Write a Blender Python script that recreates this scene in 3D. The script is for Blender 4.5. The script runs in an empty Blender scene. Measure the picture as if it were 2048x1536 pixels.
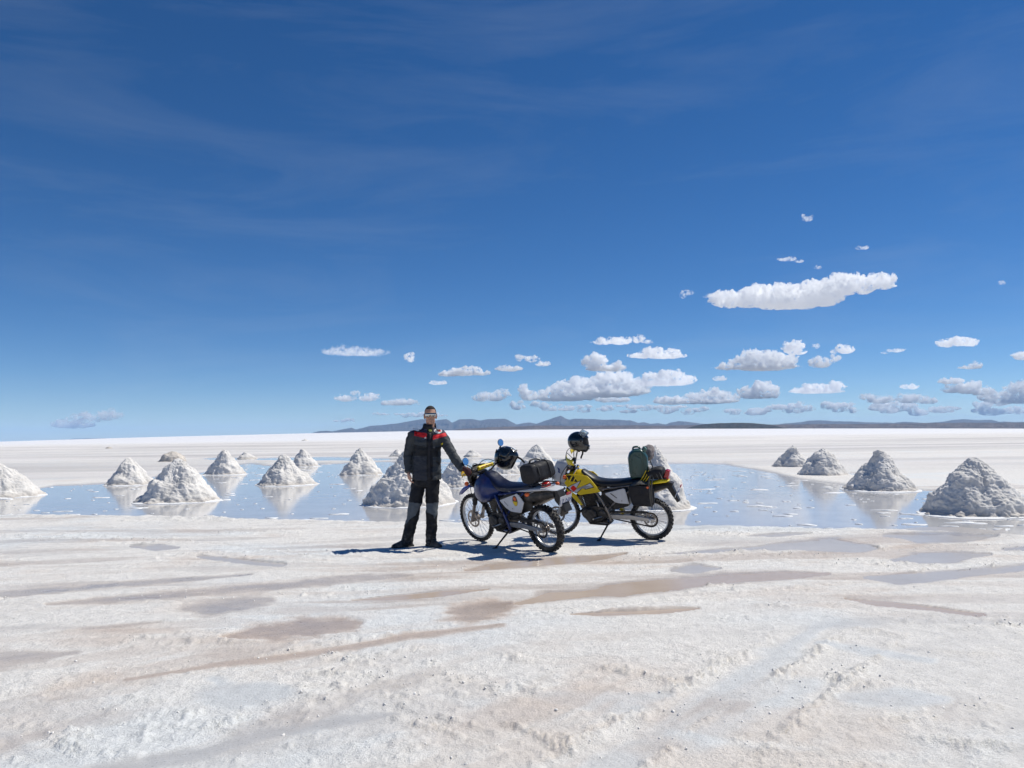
import bpy, bmesh, math, random
import numpy as np
from mathutils import Vector, Matrix, Euler

rng = np.random.default_rng(7)
random.seed(7)
sc = bpy.context.scene
col = sc.collection

# ------------------------------------------------------------------ camera
F = 1550.0                      # focal length in pixels of the 2048 px wide photograph
CAM_H = 1.45
THETA = math.atan(26 / 2048)    # slight roll of the photograph
PITCH = math.atan(102 / F)
cam_d = bpy.data.cameras.new('camera')
cam = bpy.data.objects.new('camera', cam_d)
col.objects.link(cam)
cam_d.sensor_width = 36
cam_d.lens = 36 * F / 2048
cam_d.clip_start = 0.05
cam_d.clip_end = 400000
fw = Vector((0, math.cos(PITCH), math.sin(PITCH)))
up0 = Vector((0, -math.sin(PITCH), math.cos(PITCH)))
ex = Vector((1, 0, 0))
rt = math.cos(THETA) * ex - math.sin(THETA) * up0
up = math.sin(THETA) * ex + math.cos(THETA) * up0
R3 = Matrix((rt, up, -fw)).transposed()
cam.matrix_world = Matrix.Translation((0, 0, CAM_H)) @ R3.to_4x4()
sc.camera = cam

# ------------------------------------------------------------------ sky and sun
SUN = Vector((0.62, 0.26, 1.0)).normalized()
sun_el = math.asin(SUN.z)
sun_az = math.atan2(SUN.x, SUN.y)
world = bpy.data.worlds.new('World')
sc.world = world
world.use_nodes = True
wn, wl = world.node_tree.nodes, world.node_tree.links
wn.clear()
wout = wn.new('ShaderNodeOutputWorld')
bg = wn.new('ShaderNodeBackground')
bg.inputs['Strength'].default_value = 0.084
sky = wn.new('ShaderNodeTexSky')
sky.sky_type = 'NISHITA'
sky.sun_disc = False
sky.sun_elevation = sun_el
sky.sun_rotation = sun_az
sky.altitude = 3600
sky.air_density = 1.0
sky.dust_density = 0.3
sky.ozone_density = 4.0
hs = wn.new('ShaderNodeHueSaturation')
hs.inputs['Saturation'].default_value = 1.27
hs.inputs['Hue'].default_value = 0.504
wl.new(sky.outputs['Color'], hs.inputs['Color'])
# thin high cirrus, drawn over the whole sky by stretched noise
tc = wn.new('ShaderNodeTexCoord')
mp = wn.new('ShaderNodeMapping')
mp.inputs['Location'].default_value = (4.3, 4.7, 0.4)
mp.inputs['Rotation'].default_value = (0.0, math.radians(-14), math.radians(20))
mp.inputs['Scale'].default_value = (1.1, 1.1, 6.0)
wl.new(tc.outputs['Generated'], mp.inputs['Vector'])
nz = wn.new('ShaderNodeTexNoise')
nz.inputs['Scale'].default_value = 2.3
nz.inputs['Detail'].default_value = 7
nz.inputs['Roughness'].default_value = 0.62
nz.inputs['Distortion'].default_value = 0.7
wl.new(mp.outputs['Vector'], nz.inputs['Vector'])
cr = wn.new('ShaderNodeMapRange')
cr.inputs['From Min'].default_value = 0.50
cr.inputs['From Max'].default_value = 0.86
cr.inputs['To Max'].default_value = 0.10
wl.new(nz.outputs['Fac'], cr.inputs['Value'])
mixc = wn.new('ShaderNodeMix')
mixc.data_type = 'RGBA'
mixc.inputs['B'].default_value = (6.0, 6.6, 7.2, 1)
wl.new(cr.outputs['Result'], mixc.inputs['Factor'])
wl.new(hs.outputs['Color'], mixc.inputs['A'])
wl.new(mixc.outputs['Result'], bg.inputs['Color'])
wl.new(bg.outputs['Background'], wout.inputs['Surface'])

sun_d = bpy.data.lights.new('sun', 'SUN')
sun_d.energy = 4.1
sun_d.angle = math.radians(0.53)
sun_d.color = (1.0, 0.965, 0.88)
sun_o = bpy.data.objects.new('sun', sun_d)
col.objects.link(sun_o)
sun_o.rotation_euler = SUN.to_track_quat('Z', 'Y').to_euler()
sun_o.location = (20, 10, 40)

sc.view_settings.view_transform = 'Standard'
sc.view_settings.look = 'None'
sc.view_settings.gamma = 1
sc.view_settings.use_curve_mapping = False
sc.view_settings.exposure = 0.12
cy = sc.cycles
cy.use_denoising = True
cy.max_bounces = 36
cy.diffuse_bounces = 3
cy.glossy_bounces = 4
cy.transmission_bounces = 4
cy.volume_bounces = 32
cy.transparent_max_bounces = 12
cy.use_adaptive_sampling = True
cy.adaptive_threshold = 0.02
cy.caustics_reflective = False
cy.caustics_refractive = False

# ------------------------------------------------------------------ measuring helpers
CAMP = Vector((0, 0, CAM_H))
def ray(u, v):
    d = R3 @ Vector(((u - 1024) / F, -(v - 768) / F, -1.0))
    return d
def ground(u, v, z=0.0):
    d = ray(u, v)
    t = (z - CAM_H) / d.z
    return CAMP + d * t
def at_depth(u, v, y):
    d = ray(u, v)
    return CAMP + d * (y / d.y)
def project(P):
    """world points (n,3) -> photograph pixels"""
    Q = (np.asarray(P, float) - np.array(CAMP)) @ np.array(R3)
    w = -Q[:, 2]
    w = np.where(np.abs(w) < 1e-6, 1e-6, w)
    return 1024 + F * Q[:, 0] / w, 768 - F * Q[:, 1] / w, w
def horizon_v(u):
    return 883 - 26 * u / 2048.0

# ------------------------------------------------------------------ noise
_perm = np.random.default_rng(3).permutation(512).astype(np.int64)
_grad = np.random.default_rng(4).normal(size=(512, 3))
_grad /= np.linalg.norm(_grad, axis=1)[:, None]
def _h(ix, iy, iz):
    return _perm[(_perm[(_perm[ix & 511] + iy) & 511] + iz) & 511]
def pnoise(x, y, z=0.0):
    x, y, z = np.broadcast_arrays(np.asarray(x, float), np.asarray(y, float), np.asarray(z, float))
    ix, iy, iz = (np.floor(a).astype(np.int64) for a in (x, y, z))
    fx, fy, fz = x - ix, y - iy, z - iz
    def fade(t): return t * t * t * (t * (t * 6 - 15) + 10)
    a, b, c = fade(fx), fade(fy), fade(fz)
    r = 0
    for dx in (0, 1):
        for dy in (0, 1):
            for dz in (0, 1):
                g = _grad[_h(ix + dx, iy + dy, iz + dz)]
                d = g[..., 0] * (fx - dx) + g[..., 1] * (fy - dy) + g[..., 2] * (fz - dz)
                w = (a if dx else 1 - a) * (b if dy else 1 - b) * (c if dz else 1 - c)
                r = r + w * d
    return r * 1.6
def fbm(x, y, z=0.0, o=4, g=0.5, l=2.03):
    s, a, f = 0, 1.0, 1.0
    for k in range(o):
        s = s + a * pnoise(np.asarray(x) * f + 17.3 * k, np.asarray(y) * f - 9.1 * k, np.asarray(z) * f + 4.7 * k)
        a *= g; f *= l
    return s
def worley(x, y, z):
    """distance to the nearest jittered cell point, and that cell's random value"""
    ix, iy, iz = (np.floor(a).astype(np.int64) for a in (x, y, z))
    best = np.full(x.shape, 9.0); idv = np.zeros(x.shape)
    for dx in (-1, 0, 1):
        for dy in (-1, 0, 1):
            for dz in (-1, 0, 1):
                h = _h(ix + dx, iy + dy, iz + dz)
                p = _grad[h] * 0.42 + 0.5
                d = np.sqrt((ix + dx + p[..., 0] - x) ** 2 + (iy + dy + p[..., 1] - y) ** 2 + (iz + dz + p[..., 2] - z) ** 2)
                m = d < best
                best = np.where(m, d, best); idv = np.where(m, h / 511.0, idv)
    return best, idv
def sstep(a, b, x):
    t = np.clip((x - a) / (b - a), 0, 1)
    return t * t * (3 - 2 * t)

# ------------------------------------------------------------------ materials
MATS = {}
def pmat(name, color, rough=0.5, metal=0.0, spec=0.5, var=0.12, scale=18.0, bump=0.0, bscale=60.0, coat=0.0,
         attr=None, dust=0.0, trans=0.0, alpha=1.0, ior=1.45):
    m = bpy.data.materials.new(name)
    m.use_nodes = True
    n, l = m.node_tree.nodes, m.node_tree.links
    b = n['Principled BSDF']
    b.inputs['Roughness'].default_value = rough
    b.inputs['Metallic'].default_value = metal
    b.inputs['Specular IOR Level'].default_value = spec
    b.inputs['Coat Weight'].default_value = coat
    b.inputs['Coat Roughness'].default_value = 0.08
    b.inputs['Transmission Weight'].default_value = trans
    b.inputs['IOR'].default_value = ior
    b.inputs['Alpha'].default_value = alpha
    t = n.new('ShaderNodeTexCoord')
    nz = n.new('ShaderNodeTexNoise')
    nz.inputs['Scale'].default_value = scale
    nz.inputs['Detail'].default_value = 5
    l.new(t.outputs['Object'], nz.inputs['Vector'])
    mr = n.new('ShaderNodeMapRange')
    mr.inputs['From Min'].default_value = 0.3; mr.inputs['From Max'].default_value = 0.7
    mr.inputs['To Min'].default_value = 1 - var; mr.inputs['To Max'].default_value = 1 + var
    l.new(nz.outputs['Fac'], mr.inputs['Value'])
    mx = n.new('ShaderNodeMix'); mx.data_type = 'RGBA'; mx.blend_type = 'MULTIPLY'
    mx.inputs['Factor'].default_value = 1.0
    if attr:
        a = n.new('ShaderNodeAttribute'); a.attribute_name = attr
        l.new(a.outputs['Color'], mx.inputs['A'])
    else:
        mx.inputs['A'].default_value = (*color, 1)
    cc = n.new('ShaderNodeCombineColor')
    for k in range(3): l.new(mr.outputs['Result'], cc.inputs[k])
    l.new(cc.outputs['Color'], mx.inputs['B'])
    out = mx.outputs['Result']
    if dust > 0:
        n2 = n.new('ShaderNodeTexNoise'); n2.inputs['Scale'].default_value = 7.0; n2.inputs['Detail'].default_value = 6
        n2.inputs['Roughness'].default_value = 0.7
        l.new(t.outputs['Object'], n2.inputs['Vector'])
        r2 = n.new('ShaderNodeMapRange'); r2.inputs['From Min'].default_value = 0.45; r2.inputs['From Max'].default_value = 0.8
        r2.inputs['To Max'].default_value = dust
        l.new(n2.outputs['Fac'], r2.inputs['Value'])
        m2 = n.new('ShaderNodeMix'); m2.data_type = 'RGBA'
        m2.inputs['B'].default_value = (0.42, 0.37, 0.32, 1)
        l.new(r2.outputs['Result'], m2.inputs['Factor']); l.new(out, m2.inputs['A'])
        out = m2.outputs['Result']
    l.new(out, b.inputs['Base Color'])
    rr = n.new('ShaderNodeMapRange')
    rr.inputs['From Min'].default_value = 0.3; rr.inputs['From Max'].default_value = 0.7
    rr.inputs['To Min'].default_value = max(0.02, rough * 0.8); rr.inputs['To Max'].default_value = min(1, rough * 1.25)
    l.new(nz.outputs['Fac'], rr.inputs['Value']); l.new(rr.outputs['Result'], b.inputs['Roughness'])
    if bump > 0:
        nb = n.new('ShaderNodeTexNoise'); nb.inputs['Scale'].default_value = bscale; nb.inputs['Detail'].default_value = 4
        l.new(t.outputs['Object'], nb.inputs['Vector'])
        bp = n.new('ShaderNodeBump'); bp.inputs['Strength'].default_value = bump; bp.inputs['Distance'].default_value = 0.01
        l.new(nb.outputs['Fac'], bp.inputs['Height']); l.new(bp.outputs['Normal'], b.inputs['Normal'])
    MATS[name] = m
    return m

M = {}
M['tyre'] = pmat('tyre', (0.018, 0.018, 0.02), 0.75, var=0.3, dust=0.35, bump=0.3)
M['black_metal'] = pmat('black_metal', (0.012, 0.012, 0.014), 0.4, 0.2, dust=0.12)
M['black_plastic'] = pmat('black_plastic', (0.009, 0.009, 0.011), 0.5, dust=0.08)
M['engine'] = pmat('engine', (0.045, 0.042, 0.040), 0.5, 0.4, var=0.4, dust=0.4, bump=0.3)
M['alloy'] = pmat('alloy', (0.42, 0.41, 0.40), 0.35, 0.9, var=0.15, dust=0.3)
M['chrome'] = pmat('chrome', (0.7, 0.7, 0.7), 0.15, 1.0, var=0.05)
M['steel'] = pmat('steel', (0.25, 0.22, 0.20), 0.4, 0.9, var=0.3, dust=0.25)
M['rim'] = pmat('rim', (0.62, 0.63, 0.64), 0.35, 0.65, var=0.1, dust=0.2)
M['blue'] = pmat('blue', (0.006, 0.021, 0.125), 0.34, coat=0.3, var=0.12, dust=0.08)
M['blue_fender'] = pmat('blue_fender', (0.012, 0.035, 0.30), 0.35, coat=0.15, var=0.08)
M['navy_seat'] = pmat('navy_seat', (0.005, 0.010, 0.036), 0.36, var=0.12, bump=0.12, bscale=300)
M['black_seat'] = pmat('black_seat', (0.005, 0.007, 0.012), 0.40, var=0.12, bump=0.12, bscale=300)
M['yellow'] = pmat('yellow', (0.74, 0.53, 0.008), 0.38, coat=0.25, var=0.06, dust=0.06)
M['yellow_bright'] = pmat('yellow_bright', (0.82, 0.62, 0.012), 0.35, coat=0.2, var=0.06)
M['white_plastic'] = pmat('white_plastic', (0.60, 0.61, 0.63), 0.4, var=0.05, dust=0.3)
M['red_lens'] = pmat('red_lens', (0.42, 0.012, 0.015), 0.2, coat=0.5, var=0.1)
M['orange_lens'] = pmat('orange_lens', (0.75, 0.13, 0.02), 0.2, coat=0.5, var=0.1)
M['mirror'] = pmat('mirror', (0.75, 0.78, 0.80), 0.03, 1.0, var=0.02)
M['plate'] = pmat('plate', (0.60, 0.62, 0.66), 0.35, var=0.06)
M['plate_blue'] = pmat('plate_blue', (0.03, 0.07, 0.24), 0.4, var=0.1)
M['red_paint'] = pmat('red_paint', (0.75, 0.02, 0.015), 0.35, var=0.05)
M['black_paint'] = pmat('black_paint', (0.008, 0.008, 0.008), 0.4, var=0.1)
M['grey_print'] = pmat('grey_print', (0.09, 0.10, 0.12), 0.5, var=0.1)
M['brown_paint'] = pmat('brown_paint', (0.10, 0.03, 0.02), 0.5, var=0.35, scale=60)
M['helmet'] = pmat('helmet', (0.006, 0.009, 0.012), 0.12, coat=0.8, var=0.1)
M['lining'] = pmat('lining', (0.02, 0.02, 0.022), 0.9, var=0.2)
M['nylon'] = pmat('nylon', (0.008, 0.008, 0.012), 0.66, var=0.3, bump=0.35, bscale=40)
M['strap'] = pmat('strap', (0.10, 0.095, 0.085), 0.75, var=0.15)
M['strap_black'] = pmat('strap_black', (0.012, 0.012, 0.013), 0.7, var=0.15)
M['jerry'] = pmat('jerry', (0.018, 0.062, 0.056), 0.32, coat=0.2, var=0.12, dust=0.05)
M['jerry_cap'] = pmat('jerry_cap', (0.16, 0.30, 0.25), 0.4, var=0.1)
M['cloth_grey'] = pmat('cloth_grey', (0.24, 0.21, 0.20), 0.85, var=0.25, bump=0.6, bscale=45)
M['visor'] = pmat('visor', (0.75, 0.85, 0.90), 0.05, 0.0, var=0.02, trans=0.85, ior=1.3)
M['grip_yellow'] = pmat('grip_yellow', (0.60, 0.38, 0.02), 0.45, var=0.1)
M['skin'] = pmat('skin', (0.44, 0.245, 0.175), 0.5, var=0.12, scale=40)
M['hair'] = pmat('hair', (0.014, 0.010, 0.008), 0.7, var=0.5, scale=200, bump=0.8, bscale=300)
M['lens'] = pmat('lens', (0.45, 0.46, 0.46), 0.06, 1.0, var=0.04)
M['jacket'] = pmat('jacket', (0.03, 0.03, 0.03), 0.72, var=0.15, attr='tint', bump=0.25, bscale=90)
M['trousers'] = pmat('trousers', (0.03, 0.03, 0.03), 0.75, var=0.15, attr='tint', bump=0.25, bscale=90)
M['boot'] = pmat('boot', (0.010, 0.009, 0.008), 0.38, var=0.25, dust=0.5)
M['glove'] = pmat('glove', (0.05, 0.012, 0.016), 0.7, var=0.3, scale=60)
M['lime'] = pmat('lime', (0.50, 0.52, 0.12), 0.8, var=0.1)

# ------------------------------------------------------------------ mesh helpers
class MB:
    def __init__(s): s.v = []; s.f = []
    def add(s, vs, fs):
        o = len(s.v)
        s.v += [tuple(p) for p in vs]
        s.f += [tuple(i + o for i in f) for f in fs]
        return s
    def box(s, c, size, rot=None, taper=1.0):
        hx, hy, hz = size[0] / 2, size[1] / 2, size[2] / 2
        vs = []
        for z in (-1, 1):
            k = taper if z > 0 else 1
            for x, y in ((-1, -1), (1, -1), (1, 1), (-1, 1)):
                vs.append(Vector((x * hx * k, y * hy * k, z * hz)))
        if rot is not None: vs = [rot @ p for p in vs]
        c = Vector(c)
        return s.add([p + c for p in vs], [(3, 2, 1, 0), (4, 5, 6, 7), (0, 1, 5, 4), (1, 2, 6, 5), (2, 3, 7, 6), (3, 0, 4, 7)])
    def loft(s, rings, cap=True, closed=True):
        n = len(rings[0]); vs = []; fs = []
        for r in rings: vs += [tuple(p) for p in r]
        for i in range(len(rings) - 1):
            for j in range(n if closed else n - 1):
                k = (j + 1) % n
                fs.append((i * n + j, i * n + k, (i + 1) * n + k, (i + 1) * n + j))
        if cap and closed:
            fs.append(tuple(range(n - 1, -1, -1)))
            fs.append(tuple((len(rings) - 1) * n + j for j in range(n)))
        return s.add(vs, fs)
    def tube(s, path, r, n=10, cap=True, flat=1.0, smooth=0):
        P = [Vector(p) for p in path]
        for _ in range(smooth):
            Q = [P[0]]
            for a, b in zip(P[:-1], P[1:]): Q += [a.lerp(b, 0.25), a.lerp(b, 0.75)]
            P = Q + [P[-1]]
        R = r if isinstance(r, (list, tuple)) else [r]
        if len(R) != len(P):
            R = [R[0] + (R[-1] - R[0]) * i / max(1, len(P) - 1) for i in range(len(P))] if len(R) == 2 else \
                list(np.interp(np.linspace(0, 1, len(P)), np.linspace(0, 1, len(R)), R))
        rings = []; prev = None
        for i, p in enumerate(P):
            t = (P[min(i + 1, len(P) - 1)] - P[max(i - 1, 0)]).normalized()
            if prev is None:
                a = Vector((0, 0, 1)) if abs(t.z) < 0.9 else Vector((1, 0, 0))
            else: a = prev
            u = (a - t * a.dot(t)).normalized(); w = t.cross(u); prev = u
            rings.append([p + u * math.cos(k * 2 * math.pi / n) * R[i] + w * math.sin(k * 2 * math.pi / n) * R[i] * flat for k in range(n)])
        return s.loft(rings, cap)
    def lathe(s, prof, c, axis='y', n=32, M4=None):
        """prof: list of (radius, height along axis)"""
        rings = []
        for r, h in prof:
            ring = []
            for k in range(n):
                a = 2 * math.pi * k / n
                x, y = r * math.cos(a), r * math.sin(a)
                p = {'y': (x, h, -y), 'z': (x, y, h), 'x': (h, x, y)}[axis]
                ring.append(Vector(p))
            rings.append(ring)
        if M4 is not None: rings = [[M4 @ p for p in r] for r in rings]
        c = Vector(c)
        return s.loft([[p + c for p in r] for r in rings], cap=True)
    def ring_solid(s, prof, c, n=40):
        """closed profile [(radius, y)] turned about the y axis"""
        vs, fs = [], []; m = len(prof)
        for k in range(n):
            a = 2 * math.pi * k / n
            for r, h in prof: vs.append((c[0] + r * math.cos(a), c[1] + h, c[2] + r * math.sin(a)))
        for k in range(n):
            for j in range(m):
                fs.append((k * m + j, k * m + (j + 1) % m, ((k + 1) % n) * m + (j + 1) % m, ((k + 1) % n) * m + j))
        return s.add(vs, fs)
    def prism(s, poly, y0, y1, plane='xz', inset=0.0):
        """2-D outline extruded; inset rounds the two faces a little"""
        n = len(poly); cx = sum(p[0] for p in poly) / n; cz = sum(p[1] for p in poly) / n
        def pt(p, y, k):
            a, b = cx + (p[0] - cx) * k, cz + (p[1] - cz) * k
            return (a, y, b) if plane == 'xz' else ((a, b, y) if plane == 'xy' else (y, a, b))
        if inset > 0:
            d = (y1 - y0) * 0.25
            lev = [(y0, 1 - inset), (y0 + d, 1), (y1 - d, 1), (y1, 1 - inset)]
        else: lev = [(y0, 1), (y1, 1)]
        return s.loft([[pt(p, y, k) for p in poly] for y, k in lev])
    def sphere(s, c, r, rot=None, nu=16, nv=10):
        r = (r, r, r) if not isinstance(r, (tuple, list)) else r
        c = Vector(c); vs = [Vector((0, 0, r[2]))]; fs = []
        for i in range(1, nv):
            t = math.pi * i / nv
            for j in range(nu):
                a = 2 * math.pi * j / nu
                vs.append(Vector((r[0] * math.sin(t) * math.cos(a), r[1] * math.sin(t) * math.sin(a), r[2] * math.cos(t))))
        vs.append(Vector((0, 0, -r[2])))
        for j in range(nu): fs.append((0, 1 + j, 1 + (j + 1) % nu))
        for i in range(nv - 2):
            for j in range(nu):
                a = 1 + i * nu + j; b = 1 + i * nu + (j + 1) % nu
                fs.append((a, a + nu, b + nu, b))
        L = len(vs) - 1; o = 1 + (nv - 2) * nu
        for j in range(nu): fs.append((L, o + (j + 1) % nu, o + j))
        if rot is not None: vs = [rot @ p for p in vs]
        return s.add([p + c for p in vs], fs)
    def limb(s, path, radii, n=14):
        s.tube(path, radii, n)
        for p, r in zip(path, radii): s.sphere(p, r, nu=n, nv=8)
        return s
    def mesh(s, name, M4=None, fix=True):
        me = bpy.data.meshes.new(name)
        vs = s.v if M4 is None else [tuple(M4 @ Vector(p)) for p in s.v]
        me.from_pydata(vs, [], s.f)
        if fix:
            bm = bmesh.new(); bm.from_mesh(me)
            bmesh.ops.recalc_face_normals(bm, faces=bm.faces)
            bm.to_mesh(me); bm.free()
        return me
    def build(s, name, mat, parent=None, M4=None, bevel=0.0, smooth=35, label=None):
        me = s.mesh(name, M4)
        o = bpy.data.objects.new(name, me); col.objects.link(o)
        me.materials.append(M[mat] if isinstance(mat, str) else mat)
        if smooth:
            me.shade_smooth(); me.set_sharp_from_angle(angle=math.radians(smooth))
        if parent is not None: o.parent = parent
        if bevel > 0:
            b = o.modifiers.new('bevel', 'BEVEL'); b.width = bevel; b.segments = 2
            b.limit_method = 'ANGLE'; b.angle_limit = math.radians(40)
        if label: o['label'] = label
        return o
def thing(name, label, cat, loc=(0, 0, 0), rot=(0, 0, 0), group=None):
    o = bpy.data.objects.new(name, None); col.objects.link(o)
    o.empty_display_size = 0.2
    o.location = loc; o.rotation_euler = rot
    o['label'] = label; o['category'] = cat
    if group: o['group'] = group
    return o
def tag(o, label, cat, group=None, kind=None):
    if label: o['label'] = label
    if cat: o['category'] = cat
    if group: o['group'] = group
    if kind: o['kind'] = kind
    return o
def np_mesh(name, V, Fq, mat, smooth=True):
    me = bpy.data.meshes.new(name)
    V = np.asarray(V, np.float32); Fq = np.asarray(Fq, np.int32)
    me.vertices.add(len(V)); me.vertices.foreach_set('co', V.ravel())
    k = Fq.shape[1]
    me.loops.add(Fq.size); me.loops.foreach_set('vertex_index', Fq.ravel())
    me.polygons.add(len(Fq))
    me.polygons.foreach_set('loop_start', np.arange(0, Fq.size, k, dtype=np.int32))
    me.update(calc_edges=True); me.validate()
    if smooth: me.shade_smooth()
    o = bpy.data.objects.new(name, me); col.objects.link(o)
    me.materials.append(mat)
    return o
def set_color(me, name, C):
    a = me.attributes.new(name, 'FLOAT_COLOR', 'POINT')
    C = np.asarray(C, np.float32)
    if C.shape[1] == 3: C = np.hstack([C, np.ones((len(C), 1), np.float32)])
    a.data.foreach_set('color', C.ravel())
def set_float(me, name, X):
    a = me.attributes.new(name, 'FLOAT', 'POINT')
    a.data.foreach_set('value', np.asarray(X, np.float32).ravel())
def verts_of(me):
    V = np.zeros(len(me.vertices) * 3, np.float32); me.vertices.foreach_get('co', V); return V.reshape(-1, 3).astype(float)
def normals_of(me):
    V = np.zeros(len(me.vertices) * 3, np.float32); me.vertices.foreach_get('normal', V); return V.reshape(-1, 3).astype(float)
def remeshed(mb, name, voxel, smooth=4, sfac=0.5):
    """overlapping closed pieces -> one continuous surface"""
    me = mb.mesh(name + '_raw')
    o = bpy.data.objects.new(name + '_raw', me); col.objects.link(o)
    r = o.modifiers.new('r', 'REMESH'); r.mode = 'VOXEL'; r.voxel_size = voxel
    if smooth:
        sm = o.modifiers.new('s', 'SMOOTH'); sm.factor = sfac; sm.iterations = smooth
    dg = bpy.context.evaluated_depsgraph_get(); dg.update()
    out = bpy.data.meshes.new_from_object(o.evaluated_get(dg))
    out.name = name
    bpy.data.objects.remove(o); bpy.data.meshes.remove(me)
    out.shade_smooth()
    return out
def link_mesh(name, me, mat, parent=None):
    o = bpy.data.objects.new(name, me); col.objects.link(o)
    me.materials.clear(); me.materials.append(M[mat] if isinstance(mat, str) else mat)
    if parent is not None: o.parent = parent
    return o
def text_mesh(name, txt, size, depth, mat, M4, parent):
    cu = bpy.data.curves.new(name, 'FONT'); cu.body = txt; cu.size = size; cu.extrude = depth
    cu.align_x = 'CENTER'; cu.align_y = 'CENTER'; cu.resolution_u = 2
    o = bpy.data.objects.new(name + '_raw', cu); col.objects.link(o)
    dg = bpy.context.evaluated_depsgraph_get(); dg.update()
    me = bpy.data.meshes.new_from_object(o.evaluated_get(dg))
    bpy.data.objects.remove(o); bpy.data.curves.remove(cu)
    me.transform(M4); me.name = name
    return link_mesh(name, me, mat, parent)
# ================================================================== GROUND
# apparent salt horizon in the photograph (the flat rises very slightly far out)
_hu = [-3000, 0, 300, 630, 900, 1100, 1400, 1700, 2048, 5000]
_hv = [None, 883, 874.5, 866.3, 860.5, 858.6, 857.2, 857, 857, None]
def rise(u):
    """angle by which the far salt lies above the true horizontal, radians"""
    us = np.array(_hu[1:-1]); vs = np.array(_hv[1:-1], float)
    e = (883 - 26 * us / 2048.0) - vs
    return np.interp(u, us, np.maximum(e, 0)) / F
def far_z(x, y):
    d = np.hypot(x, y)
    u = 1024 + F * np.asarray(x) / np.maximum(np.asarray(y), 1.0)
    return np.where(np.asarray(y) > 60, rise(u) * np.maximum(d - 150, 0) * sstep(150, 2500, d), 0.0)

WATER_Z = -0.040
NEAR_EDGE = ([-400, 0, 150, 300, 480, 640, 760, 900, 1050, 1200, 1400, 1550, 1700, 1850, 2048, 2500],
             [1022, 1026, 1029, 1030, 1034, 1037, 1040, 1043, 1044, 1046, 1050, 1053, 1057, 1060, 1066, 1072])
FAR_EDGE = ([-400, 0, 70, 110, 210, 310, 400, 440, 490, 560, 640, 760, 900, 1050, 1200, 1340, 1450, 1542, 1590, 1694, 1840, 1950, 2048, 2500],
            [992, 982, 975, 969, 965, 951, 944, 936, 928, 930, 926, 923, 925, 927, 926, 925, 926, 942, 953, 969, 977, 984, 994, 1010])
# shallow brine puddles: (u, v, half thickness) along each, tint 0 grey .. 1 brown
PUDDLES = [
    ([(95, 1208, 2), (200, 1200, 7), (330, 1190, 9), (500, 1177, 9), (640, 1163, 8), (740, 1154, 7), (825, 1149, 2)], 0.25),
    ([(-60, 1196, 4), (60, 1184, 7), (230, 1168, 6), (380, 1157, 5), (500, 1148, 2)], 0.10),
    ([(378, 1216, 8), (430, 1214, 19), (490, 1206, 17), (535, 1199, 5)], 0.15),
    ([(450, 1273, 3), (540, 1263, 15), (610, 1256, 18), (680, 1250, 13), (716, 1245, 3)], 0.75),
    ([(165, 1257, 1.5), (240, 1250, 4), (320, 1243, 2)], 0.15),
    ([(-80, 1330, 22), (0, 1322, 20), (70, 1312, 12), (150, 1304, 4)], 0.15),
    ([(905, 1224, 6), (945, 1222, 19), (985, 1216, 16), (1015, 1205, 4)], 0.95),
    ([(935, 1139, 2), (985, 1132, 6), (1080, 1124, 7), (1170, 1117, 5), (1250, 1108, 2)], 1.0),
    ([(1040, 1204, 3), (1110, 1192, 9), (1230, 1181, 12), (1340, 1168, 11), (1450, 1156, 10), (1560, 1150, 8), (1655, 1146, 2)], 0.7),
    ([(1350, 1138, 3), (1390, 1137, 7), (1435, 1136, 2)], 0.25),
    ([(1330, 1108, 1.5), (1420, 1102, 3), (1520, 1096, 4), (1580, 1089, 7), (1660, 1089, 11), (1720, 1093, 8), (1750, 1095, 2)], 0.2),
    ([(1775, 1070, 3), (1840, 1075, 8), (1920, 1075, 8), (1990, 1070, 3)], 0.15),
    ([(1495, 1071, 1), (1545, 1070, 3), (1620, 1066, 1)], 0.15),
    ([(1790, 1119, 3), (1840, 1116, 9), (1900, 1114, 8), (1975, 1108, 2)], 0.35),
    ([(1735, 1154, 3), (1800, 1158, 9), (1900, 1149, 8), (2000, 1138, 6), (2140, 1122, 4)], 0.25),
    ([(705, 1199, 1), (800, 1193, 4), (880, 1186, 5), (975, 1178, 1.5)], 0.75),
    ([(1145, 1228, 2), (1230, 1226, 6), (1330, 1223, 5), (1395, 1216, 1.5)], 0.8),
    ([(1690, 1196, 2), (1760, 1206, 5), (1850, 1215, 4), (1960, 1228, 3)], 0.6),
    ([(265, 1092, 2), (310, 1095, 6), (355, 1094, 2)], 0.0),
    ([(400, 1112, 2), (470, 1121, 4), (560, 1129, 3)], 0.0),
    ([(2010, 1098, 3), (2060, 1096, 6), (2140, 1094, 4)], 0.2),
]
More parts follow.
